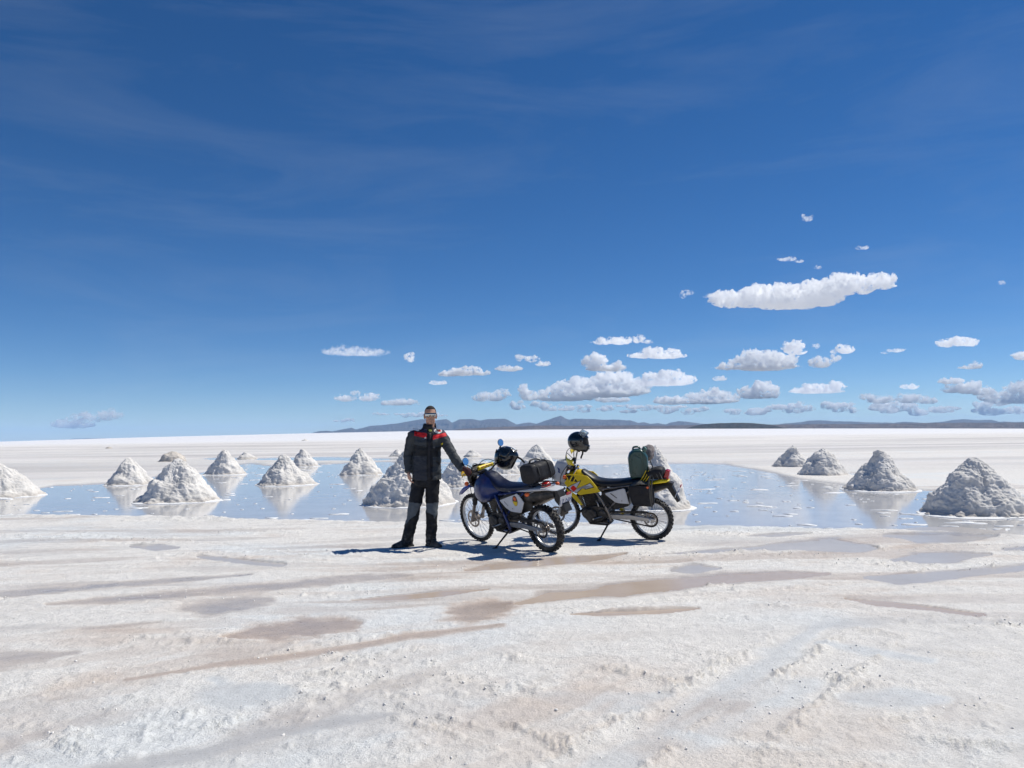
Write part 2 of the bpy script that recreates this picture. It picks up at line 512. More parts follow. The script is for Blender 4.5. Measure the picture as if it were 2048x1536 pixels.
# damp, darker but not flooded: (polyline, strength, brown)
DAMP = [
    ([(430, 1360, 8), (470, 1385, 26), (530, 1380, 18)], 0.5, 0.0),
    ([(200, 1545, 12), (400, 1510, 16), (540, 1468, 14), (700, 1440, 16), (790, 1428, 5)], 0.75, 0.2),
    ([(260, 1358, 5), (430, 1330, 7), (560, 1315, 9), (700, 1295, 8), (820, 1272, 7), (1000, 1250, 5)], 0.6, 0.9),
    ([(1230, 1530, 25), (1430, 1395, 22), (1560, 1310, 16), (1650, 1245, 8)], 0.40, 0.05),
    ([(1400, 1480, 25), (1520, 1400, 30), (1600, 1370, 15)], 0.35, 0.0),
    ([(1700, 1395, 10), (1800, 1400, 20), (1880, 1400, 8)], 0.5, 0.0),
    ([(1100, 1395, 10), (1230, 1405, 25), (1330, 1390, 8)], 0.35, 0.0),
    ([(0, 1115, 3), (120, 1105, 5), (260, 1095, 4)], 0.35, 0.0),
    ([(330, 1135, 3), (420, 1140, 5), (600, 1130, 4), (760, 1128, 2)], 0.35, 0.1),
    ([(90, 1055, 2), (200, 1058, 3), (330, 1062, 2)], 0.35, 0.0),
    ([(590, 1087, 2), (700, 1082, 3), (790, 1080, 1.5)], 0.3, 0.2),
    ([(20, 1470, 10), (80, 1500, 14), (140, 1530, 8)], 0.3, 0.0),
    ([(1640, 1285, 5), (1740, 1300, 10), (1860, 1320, 6)], 0.45, 0.0),
]
# wheel tracks on the ground: (pixel polyline, half width m, depth m, tread)
TRACKS = [
    ([(-200, 1425), (0, 1395), (300, 1350), (520, 1318), (700, 1288), (880, 1258), (1080, 1232), (1300, 1204), (1600, 1180), (2100, 1110)], 0.055, 0.022, 1),
    ([(0, 1370), (400, 1318), (700, 1268), (900, 1242), (1060, 1220), (1250, 1208)], 0.05, 0.010, 1),
    ([(1060, 1600), (1230, 1500), (1400, 1400), (1520, 1330), (1650, 1245)], 0.12, 0.034, 1),
    ([(1300, 1600), (1450, 1490), (1560, 1405), (1660, 1330), (1760, 1255)], 0.11, 0.026, 0),
    ([(560, 1200), (780, 1185), (1000, 1165), (1300, 1135), (1500, 1120)], 0.05, 0.008, 1),
    ([(1600, 1165), (1750, 1145), (1900, 1132), (2100, 1120)], 0.05, 0.012, 1),
    ([(0, 1225), (250, 1205), (520, 1190), (850, 1160), (1000, 1150)], 0.06, 0.010, 0),
    ([(0, 1170), (200, 1150), (420, 1125), (650, 1105), (900, 1095)], 0.05, 0.010, 1),
    ([(100, 1060), (300, 1075), (520, 1095), (760, 1120)], 0.05, 0.010, 1),
    ([(0, 1085), (300, 1070), (560, 1062), (800, 1058)], 0.06, 0.008, 0),
    ([(1350, 1060), (1500, 1068), (1750, 1085), (2100, 1105)], 0.06, 0.006, 1),
    ([(700, 1400), (860, 1440), (960, 1470), (1080, 1520), (1150, 1560)], 0.05, 0.024, 0),
    ([(1000, 1440), (1100, 1490), (1180, 1540)], 0.05, 0.026, 0),
    ([(1380, 1185), (1600, 1205), (1850, 1235), (2150, 1262)], 0.09, 0.012, 0),
    ([(560, 1350), (800, 1345), (1050, 1340), (1350, 1350)], 0.08, 0.008, 0),
]
ys = [-3000, -1200, -400, -130, -40, -12, -4, -1.0, 0.6, 1.5]
y = 2.1
while y < 17: ys.append(y); y *= 1.0056
while y < 95: ys.append(y); y *= 1.011
while y < 34000: ys.append(y); y *= 1.10
ys = np.array(ys)
NC = 900
inner = np.linspace(-1, 1, NC)
outer = np.geomspace(1.03, 60000, 26)
cols_n = NC + 2 * len(outer)
W = 0.76 * np.maximum(np.abs(ys), 2.5) + 1.6
X = np.zeros((len(ys), cols_n))
for i, w in enumerate(W):
    k = np.geomspace(1.03, max(1.2, 26000 / w), len(outer))
    X[i] = np.concatenate([-(k[::-1]) * w, inner * w, k * w])
Yg = np.repeat(ys[:, None], cols_n, 1)
gx, gy = X.ravel(), Yg.ravel()
N = len(gx)
gh = np.zeros(N); wet = np.zeros(N); brown = np.zeros(N); pale = np.zeros(N); rough = np.zeros(N)
dist = np.hypot(gx, gy)
near = (gy > 2) & (gy < 100) & (np.abs(gx) < 0.76 * np.abs(gy) + 6)
idx = np.where(near)[0]
x, yv = gx[idx], gy[idx]
U, V, _ = project(np.stack([x, yv, np.zeros_like(x)], 1))
fade = 1 / (1 + (yv / 14) ** 2)
# broad swell, medium lumps and crusty patches (stretched along the tracks)
a1 = fbm(x * 0.5, yv * 0.9, o=3)
a2 = fbm(x * 1.7 + 5, yv * 2.6, 2.2, o=4)
patch = sstep(-0.05, 0.5, fbm(x * 0.45 + 31, yv * 0.8 + 3, 8.8, o=3))
patch = np.maximum(patch, sstep(1230, 1420, V) * 0.45)
crust = np.abs(fbm(x * 5 + 2, yv * 7, 1.3, o=4, g=0.6))
clod = np.maximum(0, fbm(x * 9, yv * 11, 5.5, o=3, g=0.6) - 0.18)
h = 0.016 * a1 + 0.013 * a2 * (0.4 + patch) + patch * (0.012 * crust + 0.045 * clod) * fade ** 0.5
h = h + (0.002 + 0.003 * patch) * fbm(x * 24, yv * 24, 3.1, o=3, g=0.65) * fade
# wheel tracks
tw = np.zeros_like(h)
for pts, hw, dep, tread in TRACKS:
    P = [ground(*p) for p in pts]
    P = [(p.x, p.y) for p in P if p.y > 0]
    for _ in range(2):
        Q = [P[0]]
        for a, b in zip(P[:-1], P[1:]):
            Q += [(a[0] * .75 + b[0] * .25, a[1] * .75 + b[1] * .25), (a[0] * .25 + b[0] * .75, a[1] * .25 + b[1] * .75)]
        P = Q + [P[-1]]
    xs = [p[0] for p in P]; yy = [p[1] for p in P]
    sel = np.where((x > min(xs) - .6) & (x < max(xs) + .6) & (yv > min(yy) - .6) & (yv < max(yy) + .6))[0]
    px, py = x[sel], yv[sel]
    px = px + 0.035 * fbm(px * 1.1, py * 1.1, 6.6, o=2)
    best = np.full(len(sel), 1e9); along = np.zeros(len(sel)); side = np.zeros(len(sel)); L = 0
    for (ax, ay), (bx, by) in zip(P[:-1], P[1:]):
        dx, dy = bx - ax, by - ay; ll = math.hypot(dx, dy) + 1e-9
        t = np.clip(((px - ax) * dx + (py - ay) * dy) / ll ** 2, 0, 1)
        d = np.hypot(px - ax - t * dx, py - ay - t * dy)
        m = d < best
        best = np.where(m, d, best); along = np.where(m, L + t * ll, along)
        side = np.where(m, np.sign((px - ax) * dy - (py - ay) * dx), side)
        L += ll
    edge = sstep(0, 0.8, along) * sstep(0, 0.8, L - along)
    kk = (0.45 + 0.75 * np.clip(0.5 + fbm(along * 0.9, best * 0 + dep * 100, 2.0, o=2), 0, 1)) * edge
    g = np.exp(-(best / hw) ** 4)
    lump = np.clip(0.55 + 1.3 * fbm(px * 15, py * 15, 9.0, o=4, g=0.75), 0, 2.2)
    be = np.exp(-((best - 1.55 * hw) / (0.5 * hw)) ** 2)
    h[sel] += kk * (-1.3 * dep * g + 0.62 * dep * be * lump)
    if tread:
        ch = np.sin(2 * math.pi * (along + 0.35 * best) / 0.085)
        h[sel] += kk * 0.009 * np.maximum(0, ch) * np.exp(-((best - 0.5 * hw) / (0.5 * hw)) ** 2)
    tw[sel] = np.maximum(tw[sel], kk * np.exp(-(best / (1.7 * hw)) ** 2))
# broken crust edges: a step with clods standing along it
RIDGES = [((690, 1318), (780, 1308), (868, 1294), .030), ((778, 1430), (850, 1450), (938, 1467), .040), ((528, 1474), (560, 1460), (604, 1444), .028),
    ((372, 1108), (430, 1105), (498, 1108), .020), ((1222, 1338), (1280, 1350), (1346, 1362), .036), ((1292, 1437), (1325, 1424), (1356, 1408), .034),
    ((1432, 1327), (1465, 1316), (1498, 1309), .030), ((1036, 1452), (1085, 1470), (1138, 1488), .044), ((1124, 1500), (1175, 1512), (1230, 1522), .034),
    ((1648, 1358), (1690, 1362), (1738, 1371), .036), ((1502, 1428), (1522, 1414), (1542, 1402), .030), ((1725, 1445), (1790, 1438), (1860, 1434), .026),
    ((1922, 1404), (1960, 1406), (1998, 1411), .030), ((1412, 1241), (1460, 1236), (1508, 1236), .022), ((1522, 1211), (1550, 1209), (1580, 1212), .022),
    ((1722, 1258), (1765, 1263), (1808, 1271), .024), ((1730, 1280), (1765, 1284), (1800, 1288), .022), ((1022, 1314), (1040, 1318), (1058, 1322), .030),
    ((425, 1457), (450, 1446), (478, 1434), .026), ((120, 1488), (136, 1496), (156, 1503), .028), ((560, 1385), (600, 1392), (640, 1396), .020),
    ((1580, 1470), (1600, 1450), (1640, 1430), .028), ((900, 1245), (960, 1240), (1020, 1232), .016), ((1440, 1488), (1462, 1478), (1494, 1470), .030),
    ((130, 1262), (210, 1255), (300, 1248), .012), ((620, 1345), (660, 1350), (720, 1352), .020), ((1850, 1300), (1920, 1306), (2000, 1310), .022),
    ((1300, 1100), (1340, 1098), (1390, 1094), .014), ((900, 1108), (950, 1112), (985, 1108), .022), ((1880, 1480), (1940, 1490), (2010, 1492), .030)]
for a_, b_, c_, H_ in RIDGES:
    P = [ground(*a_), ground(*b_), ground(*c_)]; P = [(p.x, p.y) for p in P]
    sel = np.where((x > min(p[0] for p in P) - .4) & (x < max(p[0] for p in P) + .4) & (yv > min(p[1] for p in P) - .4) & (yv < max(p[1] for p in P) + .4))[0]
    px = x[sel] + 0.05 * fbm(x[sel] * 6, yv[sel] * 6, 41.0, o=3); py = yv[sel] + 0.05 * fbm(x[sel] * 6 + 9, yv[sel] * 6, 43.0, o=3)
    best = np.full(len(sel), 1e9); sd_ = np.zeros(len(sel))
    for (ax, ay), (bx, by) in zip(P[:-1], P[1:]):
        dx, dy = bx - ax, by - ay; ll = math.hypot(dx, dy)
        t = np.clip(((px - ax) * dx + (py - ay) * dy) / ll ** 2, 0, 1); d = np.hypot(px - ax - t * dx, py - ay - t * dy)
        m = d < best; best = np.where(m, d, best); sd_ = np.where(m, ((px - ax) * dy - (py - ay) * dx) / ll, sd_)
    cl_ = np.clip(0.25 + 1.5 * np.abs(fbm(px * 17, py * 17, 45.0, o=4, g=0.7)), 0, 1.3)
    h[sel] += H_ * 0.68 * cl_ * np.exp(-(best / .055) ** 2) + H_ * 0.30 * (sstep(0.06, -0.06, sd_) - 0.5) * np.exp(-(best / .16) ** 2)
    tw[sel] = np.maximum(tw[sel], 0.8 * np.exp(-(best / .07) ** 2))
# puddles and damp patches
wob = 0.42 * fbm(x * 1.3, yv * 2.2, 7.7, o=4, g=0.55)
def band(pts):
    us = [p[0] for p in pts]; vs = [p[1] for p in pts]; T = max(p[2] for p in pts) * 2.5 + 6
    sel = np.where((U > min(us) - 3 * T) & (U < max(us) + 3 * T) & (V > min(vs) - T) & (V < max(vs) + T))[0]
    best = np.full(len(sel), 99.0)
    for (u0, v0, t0), (u1, v1, t1) in zip(pts[:-1], pts[1:]):
        du, dv = u1 - u0, v1 - v0
        t = np.clip(((U[sel] - u0) * du + (V[sel] - v0) * dv) / (du * du + dv * dv), 0, 1)
        d = np.hypot((U[sel] - u0 - t * du) * 0.35, V[sel] - v0 - t * dv) / (t0 + (t1 - t0) * t)
        best = np.minimum(best, d)
    return sel, best + wob[sel]
sx = x * 0.97 + yv * 0.24; sy = -x * 0.06 + yv * 1.0 + 0.25 * fbm(x * 0.35, yv * 0.35, 15.0, o=2)
st1 = fbm(sx * 0.22, sy * 1.5, 21.0, o=4, g=0.55); st2 = fbm(sx * 0.6 + 4, sy * 3.4, 23.0, o=4, g=0.6)
upper = 1 - sstep(1230, 1330, V)
dx2 = x * 0.75 - yv * 0.66; dy2 = x * 0.66 + yv * 0.75
st3 = fbm(dx2 * 1.9 + 3, dy2 * 0.5, 27.0, o=4, g=0.6); blot = fbm(x * 0.8 + 50, yv * 1.1, 29.0, o=4, g=0.55)
streak = upper * (0.85 * sstep(0.02, 0.45, st1) + 0.45 * sstep(0.05, 0.5, st2)) + (1 - upper) * (0.6 * sstep(0.05, 0.5, st3) + 0.55 * sstep(0.02, 0.45, blot))
streak = streak * (yv < 20)
tintb = np.clip(0.45 + 1.1 * fbm(x * 0.3 + 2, yv * 0.3, 33.0, o=3), 0, 1)
wetn = np.clip(0.50 * streak, 0, .55); pud = np.zeros_like(h)
brn = np.clip(0.55 * streak * tintb + 0.30 * sstep(0.1, 0.6, fbm(x * 0.9, yv * 1.3, 35.0, o=4)) * tintb, 0, 1)
h = h * (1 - 0.45 * np.clip(streak, 0, 1)) - 0.006 * np.clip(streak, 0, 1)
SOFT = (0, 1, 2, 3, 4, 5, 6)            # only soaked, no standing water
for pi_, (pts, br) in enumerate(PUDDLES):
    sel, r = band(pts)
    if pi_ in SOFT:
        r = r + 0.30 * fbm(x[sel] * 5, yv[sel] * 7, 51.0, o=4, g=0.65)
        m = sstep(1.65, 0.45, r)
        wetn[sel] = np.maximum(wetn[sel] * (1 - m), (0.62 + 0.28 * np.clip(0.5 + fbm(x[sel] * 1.5, yv[sel] * 2, 53.0, o=3), 0, 1)) * m)
        brn[sel] = brn[sel] * (1 - m) + m * np.clip(0.35 + 1.1 * br, 0, 1.25)
        h[sel] = h[sel] * (1 - 0.9 * sstep(1.7, 0.9, r)) - 0.008 * m
        continue
    m = sstep(1.25, 0.72, r)
    pud[sel] = np.maximum(pud[sel], m)
    wetn[sel] = np.maximum(wetn[sel], 0.92 * sstep(2.0, 0.85, r))
    brn[sel] = np.maximum(brn[sel], br * sstep(2.0, 0.8, r))
palex = np.zeros_like(h)
for pts, st, br in DAMP:
    sel, r = band(pts)
    m = sstep(1.5, 0.5, r)
    wetn[sel] = np.maximum(wetn[sel], st * m)
    brn[sel] = np.maximum(brn[sel], br * m)
    h[sel] = h[sel] * (1 - 0.85 * m)
    if br < 0.1 and pts[0][1] > 1240: palex[sel] = np.maximum(palex[sel], m)
PUD_Z = -0.012
h = np.maximum(h, -0.006)
h = h * (1 - pud) + pud * (-0.022 + 0.003 * a2)
# level stands for the wheels and boots
STANDS = [(1092, 1103, 0.30), (949, 1079, 0.30), (1300, 1078, 0.30), (1120, 1066, 0.30), (805, 1094, 0.22), (862, 1090, 0.22), (1003, 1086, .12), (1212, 1075, .12)]
for u_, v_, rr in STANDS:
    g = ground(u_, v_)
    k = np.exp(-(((x - g.x) ** 2 + (yv - g.y) ** 2) / rr ** 2))
    h = h * (1 - np.clip(1.4 * k, 0, 1))
    wetn = wetn * (1 - 0.5 * k)
# the flooded pan
ne = np.interp(U, *NEAR_EDGE); fe = np.interp(U, *FAR_EDGE)
wn1 = fbm(x * 0.9, yv * 0.55, 4.4, o=5, g=0.58)
lag_near = (ne - V) + 3.2 * wn1
lag_far = (V - fe) + (3.0 + 0.0 * V) * fbm(x * 0.22, yv * 0.12, 1.9, o=4, g=0.6)
lag = np.minimum(sstep(-3.0, 3.0, lag_near), sstep(-2.0, 3.0, lag_far))
for cu, cv, ru, rv in ((640, 917, 210, 4.5), (470, 916, 60, 3), (1000, 920, 200, 4), (1720, 946, 70, 3), (1500, 915, 0.1, 0.1)):
    e = 1 - (((U - cu) / ru) ** 2 + ((V - cv) / rv) ** 2) + 0.8 * fbm(x * 0.12, yv * 0.1, 6.1, o=4)
    lag = np.maximum(lag, sstep(0, 0.5, e) * 0.9)
far = sstep(13, 30, yv)
h = np.where(yv > 11, h * (1 - far) + far * (0.012 + 0.014 * fbm(x * 0.4, yv * 0.3, 2.8, o=3)), h)
h = np.maximum(h, -0.020 + 0 * h) * (1 - (pud > 0.01)) + h * (pud > 0.01)
rim = np.exp(-((lag_near + 5.0) / 4.0) ** 2) * (yv < 25)
h = h + 0.022 * rim * (0.5 + np.clip(fbm(x * 3.1, yv * 3.1, 8.1, o=3) + 0.3, 0, 1))
h = h * (1 - lag) + lag * -0.085
wetn = np.maximum(wetn, sstep(0.02, 0.5, lag) * 0.8)
# damp fringe behind the pan, grey bands farther out
bands = fbm(x * 0.015, yv * 0.16, 3.3, o=4)
mid = sstep(20, 32, yv) * (1 - sstep(75, 100, yv))
wetn = np.maximum(wetn, np.clip(0.10 + 0.35 * bands, 0, 0.4) * mid)
gh[idx] = h; wet[idx] = wetn; brown[idx] = np.clip(brn + 0.30 * tw * sstep(-0.2, 0.5, fbm(x * 0.35, yv * 0.3, 12.0, o=2)), 0, 1)
pale[idx] = np.clip(palex + sstep(0.0, 0.7, fbm(x * 0.35 + 9, yv * 0.45, 5.0, o=3)) + sstep(1330, 1480, V) * sstep(750, 250, U) * 0.8, 0, 1)
rough[idx] = patch
gz = gh + far_z(gx, gy)
# colours of the salt itself
dry = np.array([0.79, 0.758, 0.712]); blu = np.array([0.745, 0.765, 0.765]); bro = np.array([0.60, 0.415, 0.29])
C = dry[None] * np.ones((N, 1))
C = C * (1 - 0.75 * pale[:, None]) + blu[None] * 0.75 * pale[:, None]
C = C * (1 - 0.62 * brown[:, None]) + bro[None] * 0.62 * brown[:, None]
C = C * (1 - 0.42 * wet[:, None]) 
fm = sstep(22, 45, dist) * (1 - sstep(130, 420, dist))
ff = sstep(150, 500, dist)
grey = np.array([0.66, 0.625, 0.60]); white = np.array([0.80, 0.79, 0.80])
b2 = np.clip(0.5 + 0.9 * fbm(gx * 0.006, gy * 0.05, 7.0, o=4), 0, 1)
b3 = np.clip(0.5 + 1.3 * fbm(gx * 0.02 + 40, gy * 0.14, 9.0, o=5, g=0.6), 0, 1)
fk = fm * (0.25 + 0.75 * b2)
C = C * (1 - fk[:, None]) + (grey[None] * (0.80 + 0.32 * b3)[:, None]) * fk[:, None]
C = C * (1 - ff[:, None]) + white[None] * ff[:, None]
nr, ncs = X.shape
ii = (np.arange(nr - 1)[:, None] * ncs + np.arange(ncs - 1)[None]).ravel()
quads = np.stack([ii, ii + 1, ii + 1 + ncs, ii + ncs], 1)

def ground_material():
    m = bpy.data.materials.new('salt_ground'); m.use_nodes = True
    n, l = m.node_tree.nodes, m.node_tree.links
    b = n['Principled BSDF']
    a = n.new('ShaderNodeAttribute'); a.attribute_name = 'tint'
    w = n.new('ShaderNodeAttribute'); w.attribute_name = 'wet'
    g = n.new('ShaderNodeNewGeometry')
    n1 = n.new('ShaderNodeTexNoise'); n1.inputs['Scale'].default_value = 9; n1.inputs['Detail'].default_value = 8; n1.inputs['Roughness'].default_value = 0.7
    n2 = n.new('ShaderNodeTexNoise'); n2.inputs['Scale'].default_value = 75; n2.inputs['Detail'].default_value = 4; n2.inputs['Roughness'].default_value = 0.7
    n3 = n.new('ShaderNodeTexVoronoi'); n3.inputs['Scale'].default_value = 110
    for q in (n1, n2, n3): l.new(g.outputs['Position'], q.inputs['Vector'])
    mr = n.new('ShaderNodeMapRange'); mr.inputs['From Min'].default_value = 0.3; mr.inputs['From Max'].default_value = 0.7
    mr.inputs['To Min'].default_value = 0.86; mr.inputs['To Max'].default_value = 1.10
    l.new(n1.outputs['Fac'], mr.inputs['Value'])
    m2 = n.new('ShaderNodeMapRange'); m2.inputs['From Min'].default_value = 0.3; m2.inputs['From Max'].default_value = 0.7
    m2.inputs['To Min'].default_value = 0.90; m2.inputs['To Max'].default_value = 1.08
    l.new(n2.outputs['Fac'], m2.inputs['Value'])
    mu = n.new('ShaderNodeMath'); mu.operation = 'MULTIPLY'
    l.new(mr.outputs['Result'], mu.inputs[0]); l.new(m2.outputs['Result'], mu.inputs[1])
    vm = n.new('ShaderNodeVectorMath'); vm.operation = 'SCALE'
    l.new(a.outputs['Color'], vm.inputs[0]); l.new(mu.outputs['Value'], vm.inputs['Scale'])
    l.new(vm.outputs['Vector'], b.inputs['Base Color'])
    r = n.new('ShaderNodeMapRange'); r.inputs['To Min'].default_value = 0.80; r.inputs['To Max'].default_value = 0.20
    l.new(w.outputs['Fac'], r.inputs['Value'])
    # single flat crystals glint
    sep = n.new('ShaderNodeSeparateColor'); l.new(n3.outputs['Color'], sep.inputs['Color'])
    gt = n.new('ShaderNodeMath'); gt.operation = 'GREATER_THAN'; gt.inputs[1].default_value = 0.965
    l.new(sep.outputs['Red'], gt.inputs[0])
    mg = n.new('ShaderNodeMix'); mg.data_type = 'FLOAT'
    l.new(gt.outputs['Value'], mg.inputs['Factor']); l.new(r.outputs['Result'], mg.inputs['A']); mg.inputs['B'].default_value = 0.22
    l.new(mg.outputs['Result'], b.inputs['Roughness'])
    b.inputs['IOR'].default_value = 1.4
    ad = n.new('ShaderNodeMath'); ad.operation = 'MULTIPLY_ADD'; ad.inputs[1].default_value = 0.35
    l.new(n2.outputs['Fac'], ad.inputs[0]); l.new(n1.outputs['Fac'], ad.inputs[2])
    bp = n.new('ShaderNodeBump'); bp.inputs['Distance'].default_value = 0.045
    bs = n.new('ShaderNodeMapRange'); bs.inputs['To Min'].default_value = 0.75; bs.inputs['To Max'].default_value = 0.03
    l.new(w.outputs['Fac'], bs.inputs['Value']); l.new(bs.outputs['Result'], bp.inputs['Strength'])
    l.new(ad.outputs['Value'], bp.inputs['Height']); l.new(bp.outputs['Normal'], b.inputs['Normal'])
    return m
M['salt'] = ground_material()
flat = np_mesh('salt_flat', np.stack([gx, gy, gz], 1), quads, M['salt'])
set_color(flat.data, 'tint', C); set_float(flat.data, 'wet', wet)
tag(flat, 'white salt flat crossed by wheel tracks', None, kind='structure')
def ground_height(px, py):
    d = (x - px) ** 2 + (yv - py) ** 2
    return float(h[np.argmin(d)])

# ------------------------------------------------------------------ water
def water_material(name, bed, rough, ripple, rscale):
    m = bpy.data.materials.new(name); m.use_nodes = True
    n, l = m.node_tree.nodes, m.node_tree.links
    b = n['Principled BSDF']
    g = n.new('ShaderNodeNewGeometry')
    n1 = n.new('ShaderNodeTexNoise'); n1.inputs['Scale'].default_value = 1.1; n1.inputs['Detail'].default_value = 6; n1.inputs['Roughness'].default_value = 0.65
    l.new(g.outputs['Position'], n1.inputs['Vector'])
    ra = n.new('ShaderNodeMix'); ra.data_type = 'RGBA'
    g_ = sum(bed) / 3
    ra.inputs['A'].default_value = (*[c * 0.78 for c in bed], 1); ra.inputs['B'].default_value = (*[min(1, (0.7 * c + 0.3 * g_) * 1.25) for c in bed], 1)
    l.new(n1.outputs['Fac'], ra.inputs['Factor'])
    l.new(ra.outputs['Result'], b.inputs['Base Color'])
    b.inputs['Roughness'].default_value = rough
    b.inputs['IOR'].default_value = 1.34 if name == 'brine_water' else 1.26
    mp = n.new('ShaderNodeMapping'); mp.inputs['Scale'].default_value = (0.55, 1.6, 1)
    l.new(g.outputs['Position'], mp.inputs['Vector'])
    n2 = n.new('ShaderNodeTexNoise'); n2.inputs['Scale'].default_value = rscale; n2.inputs['Detail'].default_value = 4
    l.new(mp.outputs['Vector'], n2.inputs['Vector'])
    bp = n.new('ShaderNodeBump'); bp.inputs['Strength'].default_value = ripple; bp.inputs['Distance'].default_value = 0.01
    l.new(n2.outputs['Fac'], bp.inputs['Height']); l.new(bp.outputs['Normal'], b.inputs['Normal'])
    return m
M['water'] = water_material('brine_water', (0.55, 0.53, 0.51), 0.09, 0.07, 7.0)
M['brine_grey'] = water_material('brine_grey', (0.50, 0.455, 0.415), 0.26, 0.03, 9.0)
M['brine_brown'] = water_material('brine_brown', (0.51, 0.395, 0.30), 0.22, 0.03, 9.0)
wb = MB()
wy = [10.4, 14, 20, 30, 45, 70, 96]
wb.loft([[(-0.9 * t - 6, t, WATER_Z), (0.9 * t + 6, t, WATER_Z)] for t in wy], cap=False, closed=False)
wo = wb.build('water', 'water', smooth=0)
wo['kind'] = 'structure'; wo['label'] = 'shallow brine sheet around the salt mounds'
for pi_, (pts, br) in enumerate(PUDDLES):
    if pi_ in SOFT: continue
    zz_ = -0.0135 + 0.0003 * pi_
    pts2 = [(pts[0][0] - 5.0 * pts[0][2] - 6, pts[0][1] - (pts[1][1] - pts[0][1]) * .3, pts[0][2] * 1.5)] + list(pts) + [(pts[-1][0] + 5.0 * pts[-1][2] + 6, pts[-1][1] + (pts[-1][1] - pts[-2][1]) * .3, pts[-1][2] * 1.5)]
    rows_ = []
    for u_, v_, t_ in pts2:
        a_, b_ = ground(u_, v_ - 2.4 * t_ - 2, zz_), ground(u_, v_ + 2.4 * t_ + 2, zz_)
        rows_.append([a_, b_])
    pb = MB(); pb.loft(rows_, cap=False, closed=False)
    po = pb.build('puddle', 'brine_brown' if br > 0.5 else 'brine_grey', smooth=0)
    po['kind'] = 'structure'

# ------------------------------------------------------------------ loose salt: crumbs on the ground, floes on the water
ico = bmesh.new(); bmesh.ops.create_icosphere(ico, subdivisions=1, radius=1)
icv = np.array([v.co[:] for v in ico.verts]); icf = np.array([[v.index for v in f.verts] for f in ico.faces]); ico.free()
cand = np.where((yv < 15) & (pud < 0.02) & (lag < 0.02))[0]
wgt = ((rough[idx][cand]) ** 2 * np.clip(clod[cand] * 5 - .3, 0, 1.5) + 0.9 * tw[cand] ** 2 * (clod[cand] > 0.05) + 1e-4) * (x[cand] ** 2 * 0 + yv[cand] ** 1.6)
wgt /= wgt.sum()
pick = rng.choice(cand, 2600, p=wgt)
cv, cf = [], []
for k, i in enumerate(pick):
    s = 0.0025 + 0.0065 * rng.random() ** 2.5
    R = Euler(rng.random(3) * 6.28).to_matrix()
    q = (icv * (1 + 0.35 * rng.normal(size=(len(icv), 1))) * s * np.array([1.3, 1.1, 0.9])) @ np.array(R)
    q += np.array([x[i] + rng.normal() * 0.015, yv[i] + rng.normal() * 0.015, h[i] - 0.15 * s])
    cv.append(q); cf.append(icf + k * len(icv))
M['crumb'] = pmat('salt_crumb', (0.82, 0.79, 0.75), 0.8, var=0.08, scale=60, bump=0.4)
crm = np_mesh('salt_crumbs', np.vstack(cv), np.vstack(cf), M['crumb'], smooth=False)
tag(crm, 'loose salt crumbs thrown up along the wheel tracks', 'salt', kind='stuff')
cv, cf = [], []; o_ = 0
fl = np.where((lag > 0.85) & (h < -0.07))[0]
wgt = yv[fl] ** 1.2 * np.exp(1.5 * fbm(x[fl] * 0.12, yv[fl] * 0.1, 3.0, o=2)); wgt /= wgt.sum()
for i in rng.choice(fl, 520, p=wgt):
    s = 0.02 + 0.15 * rng.random() ** 4; n_ = 14
    a = np.linspace(0, 2 * math.pi, n_, endpoint=False)
    r = s * (1 + 0.35 * np.sin(2 * a + rng.random() * 6) + 0.25 * np.sin(3 * a + rng.random() * 6) + 0.12 * rng.normal(size=n_))
    px, py = x[i] + np.cos(a) * r * (1.1 + 0.8 * rng.random()), yv[i] + np.sin(a) * r * 0.8
    top = np.stack([px * .97 + .03 * x[i], py * .97 + .03 * yv[i], np.full(n_, WATER_Z + 0.007)], 1); bot = np.stack([px, py, np.full(n_, WATER_Z - 0.006)], 1)
    cen = np.array([[x[i], yv[i], WATER_Z + 0.012]])
    cv.append(np.vstack([top, bot, cen]))
    for j in range(n_):
        k = (j + 1) % n_
        cf += [(o_ + j, o_ + k, o_ + 2 * n_), (o_ + n_ + j, o_ + n_ + k, o_ + k), (o_ + n_ + j, o_ + k, o_ + j)]
    o_ += 2 * n_ + 1
M['floe'] = pmat('salt_floe', (0.80, 0.80, 0.80), 0.7, var=0.08, scale=30, bump=0.3)
fo = np_mesh('salt_floes', np.vstack(cv), np.array(cf), M['floe'], smooth=False)
tag(fo, 'white salt skin drifting in flecks on the brine', 'salt', kind='stuff')
